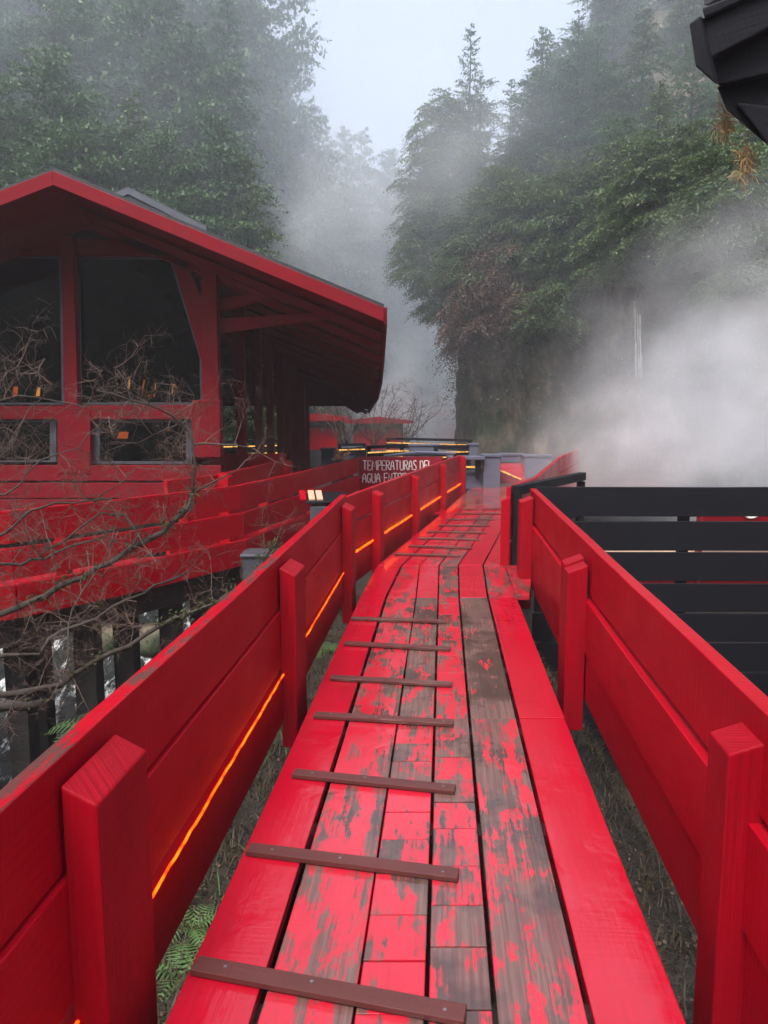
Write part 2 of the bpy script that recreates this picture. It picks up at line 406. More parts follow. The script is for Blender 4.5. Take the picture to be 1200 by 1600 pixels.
grid('left_hillside', [[lhill(i, t) for t in np.linspace(0, 34, 40)] for i in range(len(LBR))], M['hill'])
RB = [(20, 66), (12, 56), (7.2, 46), (4.9, 38), (3.45, 31.5), (3.7, 28.8), (6.0, 26.4), (9.5, 24), (12.6, 20.4), (15.2, 15), (16.8, 8), (18, -4)]
RBR = resample(RB, .45)
PROF = [(0, -3), (-.25, 0), (-.45, 2), (-.7, 4), (-.75, 5.5), (-.1, 7.2), (1.4, 9), (4.5, 12.6), (9, 18), (16, 25), (28, 34)]
RIN = V((.80, .60, 0))
def prof(t):
    k = min(len(PROF)-2, int(t)); f = t-k
    return PROF[k][0]+(PROF[k+1][0]-PROF[k][0])*f, PROF[k][1]+(PROF[k+1][1]-PROF[k][1])*f
def rcliff(i, t):
    x, y = RBR[i]; o, z = prof(t)
    amp = .55 if t < 6 else 1.0
    dn = amp*mnoise.noise(V((x*.45, y*.45, z*.3)))+.3*mnoise.noise(V((x*1.4, y*1.4, z*.9)))+.12*mnoise.noise(V((x*4, y*4, z*3)))
    return V((x, y, z))+RIN*(o-dn)
grid('rock_cliff', [[rcliff(i, t) for t in np.linspace(0, 10, 110)] for i in range(len(RBR))], M['rock'])

grid('added_rear_hillside', [[(x, -16-t*.7+2*mnoise.noise(V((x*.1, t*.2, 0)))-.012*x*x, -1.5+t+1.5*mnoise.noise(V((x*.2, t*.2, 5)))) for t in np.linspace(0, 26, 24)] for x in np.linspace(-34, 34, 50)], M['hill'])  # unseen slope added behind the camera to darken window reflections and rear light
# ------------------------------------------------------------------ haze and steam
MH, n, L, b = mat('valley_haze'); n.remove(b)
v = n.new('ShaderNodeVolumePrincipled'); v.inputs['Color'].default_value = (.90, .94, 1, 1); v.inputs['Density'].default_value = HAZE; v.inputs['Anisotropy'].default_value = .1
L.new(v.outputs[0], n['Material Output'].inputs['Volume'])
hz = MB().box(-160, 160, -34, 160, -4.2, 52).build('haze', MH); hz['kind'] = 'stuff'
def steam(loc, size, m, rot=(0, 0, 0)):
    import bmesh
    bm = bmesh.new(); bmesh.ops.create_icosphere(bm, subdivisions=3, radius=1.0)
    me = bpy.data.meshes.new('steam'); bm.to_mesh(me); bm.free(); me.materials.append(m)
    o = bpy.data.objects.new('steam', me); col.objects.link(o); o.location = loc; o.scale = size; o.rotation_euler = rot
    o['kind'] = 'stuff'; return o
SP = steammat('steam_plume', 0.22, 2.3, .42, .62)
SW = steammat('steam_wisp', 0.13, 2.2, .44, .68)
SF = steammat('steam_faint', 0.27, 2.2, .44, .66)
SM = steammat('valley_mist', 0.028, 2.4, .32, .66, (.80, .88, 1), 4.0)
steam((7.0, 14.6, .9), (4.6, 3.9, 2.9), SP)
steam((7.6, 15.2, 2.7), (5.0, 3.8, 3.9), SF, (0, R(-30), 0))
steam((9.4, 15.6, 3.9), (5.8, 3.6, 3.6), SF, (0, R(-42), 0))
steam((5.2, 14.5, .9), (3.6, 3, 1.9), SF, (0, R(-20), 0))
steam((-.5, 30, 9.5), (8.5, 6, 5.2), SW, (0, R(-25), 0))
steam((1.2, 42, 1.5), (5.5, 10, 5.0), SF)
for o in (steam((-2, 66, 12), (60, 50, 30), SM),): o.name = 'mist'

# ------------------------------------------------------------------ the boardwalk
K = .078
bw = empty('boardwalk', (0, 3, 0), 'red plank boardwalk running from the foreground into the mist, paint worn to grey wood', 'boardwalk')
def col_plank(mb, a0, a1, y0, y1, wear, z=0, gap=.006, fn=None):
    """one deck plank between column offsets a0..a1 (at its two ends) and distances y0..y1"""
    (al0, ar0), (al1, ar1) = a0, a1
    th = .045; dz = random.uniform(-.002, .002)
    f = fn or (lambda a, y: (a+K*y, y))
    c = [f(al0+gap, y0+.002), f(ar0-gap, y0+.002), f(ar1-gap, y1-.002), f(al1+gap, y1-.002)]
    d = V((c[3][0]-c[0][0], c[3][1]-c[0][1], 0))
    lo = [V((x, y, z-th+dz)) for x, y in c]; hi = [V((x, y, z+dz)) for x, y in c]
    if d.length > 1: mb.long([lo[0], lo[1], hi[1], hi[0]], [lo[3], lo[2], hi[2], hi[3]], d, .0028, .22, wear=wear)
    else: mb.hexa(lo+hi, d, wear=wear)
B0 = [-.725, -.49, -.225, -.03, .155, .41, .665]
B2 = [-.69, -.43, -.24, -.03, .175, .44, .67]
gaps = [.004, .010, .004, .006, .007, .009, .004]
def cols(mb, y0, y1, ba, bb, wears, short=(), fn=None, step=.22, shortjit=.03):
    for k in range(6):
        a0 = (ba[k]+gaps[k]-.004, ba[k+1]-gaps[k+1]+.004); a1 = (bb[k]+gaps[k]-.004, bb[k+1]-gaps[k+1]+.004)
        if k in short:
            y = y0
            while y < y1-.01:
                ye = y+step+random.uniform(-shortjit, shortjit)
                if y1-ye < step*.6: ye = y1
                t0 = (y-y0)/(y1-y0); t1 = (ye-y0)/(y1-y0)
                l = lambda p, q, t: p+(q-p)*t
                col_plank(mb, (l(a0[0], a1[0], t0), l(a0[1], a1[1], t0)), (l(a0[0], a1[0], t1), l(a0[1], a1[1], t1)), y, ye,
                          max(0, min(1, wears[k]+random.uniform(-.10, .10))), gap=.004, fn=fn)
                y = ye
        else:
            col_plank(mb, a0, a1, y0, y1, wears[k], gap=.004, fn=fn)
mb = MB(); cols(mb, -1.2, 3.84, B0, B0, [.09, .50, .50, .60, .60, .09], short=(2, 3))
dp0 = mb.build('deck_panel', M['deck'], bw, .0035, loc=V((0, 0, 0)))
mb = MB(); cols(mb, 3.84, 6.52, B0, B0, [.10, .54, .66, .50, .76, .10], short=(3,), step=.34)
dp1 = mb.build('deck_panel', M['deck'], bw, .0035)
mb = MB(); cols(mb, 6.52, 7.96, B0, B2, [.12, .42, .32, .60, .28, .52])
mb.hexa([(1.18, 6.6, -.045), (1.30, 6.6, -.045), (1.60, 7.96, -.045), (1.30, 7.96, -.045), (1.18, 6.6, 0), (1.30, 6.6, 0), (1.60, 7.96, 0), (1.30, 7.96, 0)], (0, 1, 0), wear=.5)
dp2 = mb.build('deck_panel', M['deck'], bw, .0035)
KF = .235
ffn = lambda a, y: (a+K*7.96+KF*(y-7.96), y)
mb = MB(); cols(mb, 7.96, 13.05, B2, B2, [.12, .34, .46, .54, .20, .36], short=(1, 2, 3), fn=ffn, step=.62)
for a0, a1, wr in ((.67, .92, .2), (.93, 1.2, .1)): col_plank(mb, (a0, a0+.02), (a0, a1), 7.96, 13.05, wr, fn=ffn)
dp3 = mb.build('deck_panel', M['deck'], bw, .0035)
mb = MB(); y = 13.06
while y < 16.7:
    xl = -.69+K*7.96+KF*(y-7.96)
    mb.hexa([(xl, y, -.045), (xl+4.2, y, -.045), (xl+4.2, y+.215, -.045), (xl, y+.215, -.045), (xl, y, 0), (xl+4.2, y, 0), (xl+4.2, y+.215, 0), (xl, y+.215, 0)], (1, 0, 0), wear=.58)
    y += .225
dp4 = mb.build('deck_panel', M['deck'], bw, .0035)
# cleats nailed across the planks: pixel rows give left and right ends on the deck
def cleat(pl, pr, parent, wdt=.062, wear=.4):
    a = gr(*pl, .022); b = gr(*pr, .022); d = (b-a).normalized(); n_ = V((-d.y, d.x, 0))*wdt
    mb = MB(); mb.hexa([a+V((0, 0, -.019)), b+V((0, 0, -.019)), b+n_+V((0, 0, -.019)), a+n_+V((0, 0, -.019)), a, b, b+n_, a+n_], d, wear=wear)
    c = mb.build('cleat', M['cleat'], parent, .003)
    return c, a, b, n_
for i, (pl, pr) in enumerate([((548, 966), (697, 971)), ((537, 1005), (703, 1014)), ((515, 1059), (706, 1070)), ((489, 1118), (708, 1131)),
                ((455, 1210), (710, 1236)), ((383, 1330), (715, 1372)), ((296, 1515), (725, 1596))]):
    c, a, b, n_ = cleat(pl, pr, dp1 if i < 3 else dp0, wear=.30 if i > 3 else .45)
    if i > 2:
        for f in (.12, .45, .93):
            p = a+(b-a)*f+n_*random.uniform(.35, .65); MB().tube([p-V((0, 0, .004)), p+V((0, 0, .0015))], [.0055, .0055], 8).build('screw', M['screw'], c)
for pl, pr in [((616, 865), (718, 868)), ((638, 852), (737, 856)), ((653, 840), (751, 843)), ((667, 830), (760, 832)), ((685, 820), (766, 821)),
               ((698, 811), (777, 811)), ((712, 802), (784, 802)), ((721, 795), (787, 795))]:
    cleat(pl, pr, dp3, .05, .5)
for y in np.arange(-1, 8, .95): MB().box(-.66+K*y, .62+K*y, y, y+.09, -.17, -.052).build('joist', M['darkwood'], bw)
for a in (-.6, .0, .56): MB().beam((a+K*-1.2, -1.2, -.25), (a+K*8, 8, -.25), .08, .15).build('bearer', M['darkwood'], bw)
for y in np.arange(8.1, 16.5, 1.2):
    x = -.69+K*7.96+KF*(y-7.96); MB().box(x+.05, x+1.9, y, y+.09, -.17, -.052).build('joist', M['darkwood'], bw)
for y in (-.6, 2.0, 4.5, 7.2):
    for a in (-.6, .56): MB().box(a+K*y-.05, a+K*y+.05, y, y+.1, -1.3, -.18).build('pile', M['darkwood'], bw)

# ------------------------------------------------------------------ railings
def post(p, d, n_, wd, dp, zt, zb, parent, m, chamfer=.045, wear=.05, twin=False):
    """upright rail post; p its near corner on the rail board, d along the rail, n_ towards the deck; the head slopes to the deck"""
    d = V((*d, 0)).normalized(); n_ = V((*n_, 0)).normalized(); p = V((p[0], p[1], 0)); Z = V((0, 0, 1))
    mb = MB()
    def one(p, dp, zt):
        a, b_, c, e = p, p+n_*wd, p+n_*wd+d*dp, p+d*dp
        bot = [q+Z*zb for q in (a, b_, c, e)]; top = [a+Z*zt, b_+Z*(zt-chamfer), c+Z*(zt-chamfer), e+Z*zt]
        mb.hexa(bot+top, Z, wear=wear)
    if twin: one(p, dp*.52, zt); one(p+d*(dp*.54)-n_*.004, dp*.46, zt+.02)
    else: one(p, dp, zt)
    return mb.build('post', m, parent, .006)
def rope(pts, parent, m, r=.0048):
    P = []
    for (p, q) in zip(pts[:-1], pts[1:]):
        p = V(p); q = V(q); k = max(2, int((q-p).length/.05))
        P += [p+(q-p)*(i/k)+V((0, 0, random.uniform(-.0035, .0035))) for i in range(k)]
    P.append(V(pts[-1]))
    return MB().tube(P, r, 6).build('rope_light', m, parent, smooth=True)
# left railing beside the near deck
rl = empty('plank_railing', (-.7, 3, 0), 'near left red plank railing of the boardwalk, amber rope light in its lowest gap', 'railing')
AL = -.9
def LX(y, o=0.0): return (AL+o+K*y, y)
bays = [(-1.9, .76, .755), (1.9, .775, 0), (4.22, .80, 0), (7.05, .86, 0)]
zt_at = lambda y: .765+.0135*max(0, y)
for (y0, y1) in ((-1.2, 4.16), (4.165, 7.02)):
    t0, t1 = zt_at(y0), zt_at(y1)
    for (lo, hi, in_, tw, wr) in (((-.285), 0, 0, .50 if y0 < 0 else .30, .0), (-.62, -.297, .012, .2, .0), (-.93, -.665, .020, .1, .0)):
        MB().plank(LX(y0, in_), LX(y1, in_), t0+lo, t0+hi, .055, 1, t1+lo, t1+hi, wear=wr, top=tw).build('rail_board', M['red'], rl, .005)
for y in (-.55, 1.67, 4.05, 6.6): post(LX(y, .012), (K, 1), (1, -K), .088, .30, zt_at(y)-.05, -.26, rl, M['post'])
rope([(*LX(y, .028), zt_at(y)-.648) for y in (-1.1, 1.66)], rl, M['rope'])
rope([(*LX(y, .028), zt_at(y)-.648) for y in (1.98, 4.04)], rl, M['rope'])
rope([(*LX(y, .028), zt_at(y)-.648) for y in (4.36, 6.59)], rl, M['rope'])
# right railing beside the near deck
rr = empty('plank_railing', (1.1, 3, 0), 'near right red plank railing of the boardwalk, in front of the black fence', 'railing')
AR = .9
def RX(y, o=0.0): return (AR+o+K*y, y)
for (y0, y1) in ((-1.2, 4.42), (4.43, 7.72)):
    t0, t1 = zt_at(y0)-.02, zt_at(y1)-.02
    for (lo, hi, in_, tw) in ((-.30, 0, 0, .10), (-.645, -.322, -.028, .28), (-.95, -.665, -.012, .15)):
        MB().plank(RX(y0, in_), RX(y1, in_), t0+lo, t0+hi, .06, -1, t1+lo, t1+hi, top=tw).build('rail_board', M['red'], rr, .005)
post(RX(-.5, -.04), (K, 1), (-1, K), .10, .14, zt_at(0)-.06, -.4, rr, M['post'])
post(RX(2.0, .028), (K, 1), (-1, K), .12, .16, .70, -.4, rr, M['post'], wear=.16)
post(RX(4.46, -.02), (K, 1), (-1, K), .12, .30, .70, -.34, rr, M['post'], twin=True, wear=.12)
post(RX(7.26, -.02), (K, 1), (-1, K), .12, .26, .80, -.30, rr, M['post'])
# far left railing
rf = empty('plank_railing', (.5, 11, 0), 'red plank railing on the far boardwalk, in front of the lettered board', 'railing')
def FX(y, o=0.0): return (-.30+K*7.96+KF*(y-7.96)-.51+o, y)
def FX(y, o=0.0): return (-.21+KF*(y-8.0)+o, y)
FY = [7.2, 8.3, 10.5, 13.0, 15.6]
for y0, y1 in zip(FY[:-1], FY[1:]):
    for lo, hi in ((.53, .80), (.235, .50), (-.12, .19)):
        y00 = y0+.004
        MB().plank(FX(y00), FX(y1), lo-.004*(y0-8), hi-.004*(y0-8), .05, 1, lo-.004*(y1-8), hi-.004*(y1-8), top=.05).build('rail_board', M['red'], rf, .004)
    if y0 > 8: rope([(*FX(y0+.3, .018), .215-.004*(y0-8)), (*FX(y1-.03, .018), .215-.004*(y1-8))], rf, M['rope'], .012)
for y in FY[1:]: post(FX(y, .002), (KF, 1), (1, -KF), .095, .22, .76, -.2, rf, M['red'])
rope([(*FX(7.3, .018), .215), (*FX(8.28, .018), .215)], rf, M['rope'], .012)
nb = empty('notice_plate', (*FX(14.0, .02), .6), 'small red notice plate with faint lettering fixed to the far boardwalk railing', 'notice')
MB().plank(FX(13.8, .012), FX(14.7, .012), .60, .74, .012, -1).build('plate', M['sign_red'], nb)
mb = MB()
for z in (.705, .68, .655, .63): mb.plank(FX(13.88, .0165), FX(14.6-random.random()*.15, .0165), z, z+.009, .003, -1)
mb.build('lettering', M['white'], nb)
# far right railing fading into the steam
rg = empty('plank_railing', (2.4, 11, 0), 'dull red plank railing on the far right side of the boardwalk, dissolving into the steam', 'railing')
GP = [(1.30, 8.0), (1.85, 9.3), (3.25, 14.0), (4.3, 16.9)]
for p, q in zip(GP[:-1], GP[1:]):
    for lo, hi in ((.56, .84), (.26, .53), (-.08, .22)):
        MB().plank((p[0]+.002, p[1]+.008), q, lo, hi, .05, -1).build('rail_board', M['red'], rg, .004)
for p in GP[1:]: post((p[0]-.002, p[1]), (.3, 1), (-1, .3), .09, .12, .78, -.2, rg, M['red'])
post((1.335, 7.93), (.1, 1), (-1, .1), .09, .10, .74, -.25, rg, M['red'])
# black hand rail at the turn
bh = empty('hand_railing', (1.9, 8.8, 0), 'black slatted hand railing with a flat cap, rising behind the right red railing', 'railing')
p, q = V((1.40, 8.02, 0)), V((2.56, 9.72, 0)); d = (q-p).normalized()
MB().beam(p+V((0, 0, .80)), q+V((0, 0, .815)), .10, .10).build('hand_rail', M['black'], bh, .006)
for s in (p+d*.05, q-d*.05): MB().beam(s+V((0, 0, -.5)), s+V((0, 0, .75)), .09, .09).build('post', M['black'], bh, .006)
for z in (.07, .33, .56): MB().beam(p+d*.1+V((0, 0, z)), q-d*.1+V((0, 0, z)), .035, .05 if z < .5 else .03).build('slat', M['black'], bh, .004)
# black board fence
bf = empty('board_fence', (3.8, 8.0, -1.3), 'tall charcoal-black fence of wide horizontal boards beside the right red railing', 'fence')
zt = .835
for k in range(9):
    x0 = 1.62+.02*random.random(); h = .318+random.uniform(-.006, .004)
    g_ = (.372, .333, .346, .332, .334, .334, .334, .334, .334)[k]
    MB().plank((x0, 8.02), (6.4, 7.98+random.uniform(-.01, .01)), zt-h, zt, .045, 1, wear=.0, top=.1, zt2=zt+random.uniform(-.004, .004)).build('fence_board', M['black'], bf, .005)
    zt -= g_
for x in (1.75, 3.2, 6.2): MB().box(x, x+.1, 8.07, 8.17, -1.6, .80).build('post', M['black'], bf, .005)
# red sign board behind the black fence
sb = empty('sign_board', (5.1, 8.9, 0), 'dark red sign board with white ring emblem, seen through the black fence', 'sign')
MB().box(3.80, 6.6, 8.9, 8.94, .12, .66).build('panel', M['house_red'], sb, .004)
mb = MB(); pts = []
for i in range(33):
    a = 2*math.pi*i/32; pts.append((4.36+.115*math.cos(a), 8.893, .50+.115*math.sin(a)))
mb.tube(pts, .013, 6); mb.beam((4.36, 8.893, .50), (4.475, 8.893, .50), .012, .024); mb.build('emblem', M['white'], sb)
MB().box(3.75, 3.795, 8.88, 8.98, -.7, .66).build('frame', M['sign_red'], sb)
rope([(3.82, 8.86, .10), (6.5, 8.86, .12)], sb, M['rope'], .012)
pb = empty('pool_ledge', (4.6, 9.3, -.7), 'pale painted ledge beyond the black fence, showing pink and red through its narrow gap', 'ledge')
MB().box(2.2, 7.5, 9.0, 9.5, -.62, -.08).build('coping', M['pale'], pb, .01)
MB().box(2.2, 7.5, 8.985, 8.998, -.6, -.3).build('face', M['house_red'], pb)

# ------------------------------------------------------------------ left walkway, its railing and the lettered board
wy = empty('walkway', (-2.5, 8.5, 0), 'second red walkway on dark piles, curving past the gabled red building', 'boardwalk')
RA = [(-4.6, 4.9), (-3.0, 6.0), (-2.4, 6.83), (-1.57, 8.2), (-1.17, 9.9), (-.465, 13.4)]
RB2 = [(-5.6, 7.6), (-3.6, 8.1), (-2.45, 8.5), (-2.05, 9.45), (-1.65, 12.4)]
mb = MB()
A2 = resample(RA, .24); n2 = len(A2)
BR = resample(RB2, .05)
for i in range(n2-1):
    a, a2 = A2[i], A2[i+1]
    b_, b2 = BR[int(i/(n2-1)*(len(BR)-1))], BR[int((i+.97)/(n2-1)*(len(BR)-1))]
    z = .0
    mb.hexa([(*a, z-.045), (*a2, z-.045), (*b2, z-.045), (*b_, z-.045), (*a, z), (*a2, z), (*b2, z), (*b_, z)], (b_[0]-a[0], b_[1]-a[1], 0), wear=.12)
mb.box(-1.6, 1.0, 12.4, 14.6, -.05, -.006, wear=.1)
mb.build('deck_panel', M['deck'], wy)
mb = MB()
for i, (x, y) in enumerate([(-3.9, 5.6), (-3.1, 6.25), (-2.45, 7.1), (-1.95, 8.0), (-1.5, 9.0), (-1.25, 10.2), (-.9, 11.8)]):
    MB().box(x-.16, x+.02, y, y+.2, -3.0, -.06).build('pile', M['darkwood'], wy, .01)
for i, (x, y) in enumerate([(-3.5, 5.9), (-2.75, 6.7), (-2.2, 7.5), (-1.75, 8.5), (-4.3, 6.9), (-3.5, 7.3), (-2.9, 8.1), (-2.3, 9.2)]): MB().box(x-.1, x+.1, y, y+.2, -3.0, -.06).build('pile', M['darkwood'], wy, .01)
mb = MB()
for p, q in zip(RA[:-1], RA[1:]): mb.plank((p[0]-.05, p[1]+.05), (q[0]-.05, q[1]+.05), -.30, -.05, .1, 1)
mb.build('edge_beam', M['darkwood'], wy)
ra = empty('plank_railing', (-2.2, 8, 0), 'dark red three-plank railing of the curving left walkway, behind the bare branches', 'railing')
for j, (p, q) in enumerate(zip(RA[:-1], RA[1:])):
    for k, (lo, hi, off) in enumerate(((.57, .835, 0), (.28, .535, -.03), (-.04, .24, -.055))):
        dd = V((q[0]-p[0], q[1]-p[1])).normalized(); nx, ny = dd.y, -dd.x
        pp = (p[0]-nx*off*-1+dd.x*.003, p[1]-ny*off*-1+dd.y*.003); qq = (q[0]+nx*off, q[1]+ny*off)
        pp = (p[0]-nx*off, p[1]-ny*off); qq = (q[0]-nx*off, q[1]-ny*off)
        MB().plank(pp, qq, lo, hi, .05, 1, top=.03).build('rail_board', M['red'], ra, .004)
for i, (x, y) in enumerate([(-3.6, 5.75), (-2.75, 6.5), (-1.98, 7.65), (-1.40, 9.2), (-1.0, 11.0), (-.6, 13.0)]):
    MB().box(x-.14, x-.03, y+.02, y+.13, -.1, .78).build('post', M['red'], ra, .005)
MB().box(-1.22, -1.14, 9.75, 9.83, -.36, -.04).build('post', M['red'], ra, .005)
rb = empty('plank_railing', (-2.2, 10, 0), 'bright red low plank railing with chamfered posts between the left walkway and the building', 'railing')
for p, q in zip(RB2[2:-1], RB2[3:]):
    for lo, hi in ((.58, .86), (.28, .55), (0, .25)):
        MB().plank((p[0], p[1]), q, lo, hi, .05, 1, top=.03).build('rail_board', M['red'], rb, .004)
for (x, y) in ((-2.07, 9.38), (-1.66, 12.3)):
    post((x, y), (.13, 1), (1, -.13), .13, .2, .88, -.1, rb, M['red'], .05)
MB().plank((-3.2, 12.62), (-1.62, 12.55), .50, .96, .05, 1).build('rail_board', M['red'], rb, .004)
# lettered board
LET = {'T': [[(0, 1), (.6, 1)], [(.3, 1), (.3, 0)]], 'E': [[(.5, 1), (0, 1), (0, 0), (.5, 0)], [(0, .52), (.42, .52)]],
 'M': [[(0, 0), (.08, 1), (.38, .35), (.68, 1), (.76, 0)]], 'P': [[(0, 0), (0, 1), (.35, 1), (.48, .86), (.48, .66), (.35, .5), (0, .5)]],
 'R': [[(0, 0), (0, 1), (.35, 1), (.48, .86), (.48, .66), (.35, .52), (0, .5)], [(.2, .5), (.52, 0)]],
 'A': [[(0, 0), (.12, .8), (.28, 1), (.44, .8), (.56, 0)], [(.07, .42), (.5, .42)]], 'U': [[(0, 1), (0, .2), (.14, 0), (.38, 0), (.52, .2), (.52, 1)]],
 'S': [[(.46, .9), (.3, 1), (.1, .96), (.02, .78), (.14, .58), (.38, .44), (.46, .22), (.34, .03), (.12, 0), (0, .12)]],
 'D': [[(0, 0), (0, 1), (.26, .98), (.48, .74), (.5, .3), (.3, .03), (0, 0)]], 'L': [[(0, 1), (0, 0), (.42, 0)]],
 'G': [[(.48, .85), (.3, 1), (.12, .92), (0, .6), (.04, .2), (.2, 0), (.42, .06), (.48, .42), (.28, .42)]],
 'N': [[(0, 0), (0, 1), (.46, 0), (.46, 1)]], '3': [[(.02, .9), (.22, 1), (.42, .84), (.36, .6), (.16, .53), (.4, .44), (.46, .2), (.26, 0), (0, .1)]],
 '5': [[(.44, 1), (.06, 1), (.03, .56), (.3, .6), (.46, .36), (.36, .06), (.1, 0), (0, .08)]]}
sg = empty('lettered_board', (.3, 13.4, 0), 'dark red board hand lettered in white TEMPERATURAS DEL AGUA ENTRE, crossing behind the far railing', 'sign')
for zb, zt_ in ((.12, .49), (.50, .86)): MB().plank((-.455, 13.42), (1.04, 13.42), zb, zt_, .04, 1).build('board', M['sign_red'], sg, .004)
mb = MB(); H_ = .165
for txt, x0, z0, x1 in (('TEMPERATURAS DEL', -.375, .625, .86), ('AGUA ENTRE 35', -.385, .40, .62)):
    wid = {c: max(p[0] for s in LET[c] for p in s) for c in set(txt) if c != ' '}
    tot = sum((wid[c]+.17) if c != ' ' else .45 for c in txt); k = (x1-x0)/tot; x = x0
    for c in txt:
        if c == ' ': x += .45*k; continue
        for s in LET[c]:
            mb.tube([(x+px_*k, 13.413, z0+pz*H_+random.uniform(-.002, .002)) for px_, pz in s], .0105, 5)
        x += (wid[c]+.17)*k
mb.build('lettering', M['white'], sg)
# bins and boxes in the gap
bn = empty('litter_bin', (-.80, 8.6, -.3), 'grey bin with three pale wooden slats on its tilted lid, between the two railings', 'bin')
a = at(486, 786, 8.6); b_ = at(532, 786, 8.6)
MB().box(a.x, b_.x, 8.45, 8.75, -.5, a.z-.02).build('body', M['metal'], bn, .01)
ld = MB().hexa([(a.x-.03, 8.42, .60), (b_.x+.05, 8.42, .62), (b_.x+.05, 8.86, .68), (a.x-.06, 8.86, .67), (a.x-.03, 8.42, .63), (b_.x+.05, 8.42, .64), (b_.x+.05, 8.86, .70), (a.x-.06, 8.86, .70)]).build('lid', M['black'], bn, .006)
for k, (x, m) in enumerate(((-.93, 'red'), (-.83, 'pale'), (-.74, 'pale'))):
    p = V((x+.02, 8.46, .648)); q = V((x-.03, 8.80, .715))
    MB().beam(p, q, .07, .02).build('lid_slat', M[m], bn, .003)
for (x0, x1, yy, z0, z1, lb) in ((378, 428, 7.9, 866, 930, 'grey metal box under the left walkway, nearest the boardwalk railing'),
                             (312, 345, 8.3, 886, 920, 'small grey metal box under the left walkway, left of a larger one')):
    a = at(x0, z0, yy); b_ = at(x1, z1, yy)
    e = empty('pump_box', (a.x, yy, b_.z), lb, 'utility box', 'grey boxes below the left walkway')
    MB().box(a.x, b_.x, yy, yy+.35, b_.z-.9, a.z-.04).build('body', M['metal'], e, .012)
    MB().box(a.x-.02, b_.x+.02, yy-.02, yy+.38, a.z-.038, a.z).build('lid', M['metal'], e, .01)
# ------------------------------------------------------------------ the gabled red building
bd = empty('gabled_building', (-4.5, 11, 0), 'dark red timber building with a wide gabled roof, tall dark windows and deep eave', 'building')
FYD = 11.0
def F(x, y, Y=FYD): return at(x, y, Y)
# roof sections: (distance, eave px, eave py)
peak0 = at(85, 275, 9.6); eave0 = at(600, 488, 9.6)
secs = [(9.6, eave0), (12.0, at(597, 549, 12.0)), (14.5, at(594, 588, 14.5)), (17.0, at(589, 613, 17.0)), (20.0, at(575, 637, 20.0))]
def sec(e): return (e+V((peak0.x-eave0.x, 0, peak0.z-eave0.z)), e)
lslope = (at(0, 308, 9.6)-peak0); lslope = lslope/abs(lslope.x)
def leftend(pk): return pk+lslope*5.0
def sub(secs_, k=3):
    out = []
    for (y0, e0), (y1, e1) in zip(secs_[:-1], secs_[1:]):
        for i in range(k): out.append(e0+(e1-e0)*(i/k))
    return out+[secs_[-1][1]]
SE = sub(secs)
def loft(name, m, dz0, dz1, parent, shrink=0.0, sl=None):
    mb = MB()
    S = SE if sl is None else SE[sl]
    for e0, e1 in zip(S[:-1], S[1:]):
        for side in (0, 1):
            q = []
            for e in (e0, e1):
                pk = e+V((peak0.x-eave0.x, 0, peak0.z-eave0.z)); o = e if side else leftend(pk)
                q.append((pk, o))
            (p0, o0), (p1, o1) = q
            z0, z1 = V((0, 0, dz0)), V((0, 0, dz1))
            if side: c = [p0+z0, o0+z0, o1+z0, p1+z0, p0+z1, o0+z1, o1+z1, p1+z1]
            else: c = [o0+z0, p0+z0, p1+z0, o1+z0, o0+z1, p0+z1, p1+z1, o1+z1]
            mb.hexa(c, (o0-p0))
    return mb.build(name, m, parent)
loft('roof', M['roofing'], .053, .10, bd)
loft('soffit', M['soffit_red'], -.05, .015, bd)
# fascia at the front gable, and eave fascia
mb = MB(); hgt = .17
for (p, q) in ((leftend(peak0), peak0), (peak0, eave0)):
    o = V((0, -.05, 0)); z1 = V((0, 0, .05)); z0 = V((0, 0, .05-hgt))
    mb.hexa([p+z0+o, q+z0+o, q+z0, p+z0, p+z1+o, q+z1+o, q+z1, p+z1], q-p)
mb.build('fascia', M['house_red'], bd, .006)
mb = MB()
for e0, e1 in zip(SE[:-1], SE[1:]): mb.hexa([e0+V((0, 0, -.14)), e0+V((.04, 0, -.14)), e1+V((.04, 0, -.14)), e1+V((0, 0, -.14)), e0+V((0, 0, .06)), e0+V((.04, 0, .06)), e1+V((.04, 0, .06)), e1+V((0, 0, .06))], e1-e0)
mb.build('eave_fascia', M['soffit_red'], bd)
# rafters: one pair for each frame of the building
for i, e in enumerate(SE[1:]):
    pk = e+V((peak0.x-eave0.x, 0, peak0.z-eave0.z)); o = V((0, 0, -.13))
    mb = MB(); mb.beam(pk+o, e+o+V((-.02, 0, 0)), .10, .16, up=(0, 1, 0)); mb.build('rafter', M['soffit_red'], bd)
# front frame at the facade
sk = 2*0
def fpoly(pts, m, name, th=.12, yoff=0.0, bev=.006, parent=None, d=None, Y=FYD):
    P = [at(x, y, Y)+V((0, yoff, 0)) for x, y in pts]
    return MB().prism(P, (0, th, 0), d).build(name, m, parent or bd, bev)
fpoly([(-160, 420), (110, 300), (110, 347), (-160, 467)], M['house_red'], 'rake_beam', .14, 0, d=(1, 0, .4))
fpoly([(110, 300), (560, 470), (560, 490), (430, 470), (330, 436), (110, 347)], M['house_red'], 'rake_beam', .14, 0, d=(1, 0, -.4))
fpoly([(98, 370), (117, 370), (124, 640), (103, 640)], M['house_red'], 'post', .2, -.06, d=(0, 0, 1))
fpoly([(315, 412), (339, 412), (345, 712), (318, 712)], M['house_red'], 'post', .2, -.06, d=(0, 0, 1))
fpoly([(302, 625), (345, 625), (346, 714), (302, 714)], M['house_red'], 'post', .22, -.075, d=(0, 0, 1))
fpoly([(92, 636), (143, 636), (143, 740), (92, 740)], M['house_red'], 'post', .2, -.05, d=(0, 0, 1))
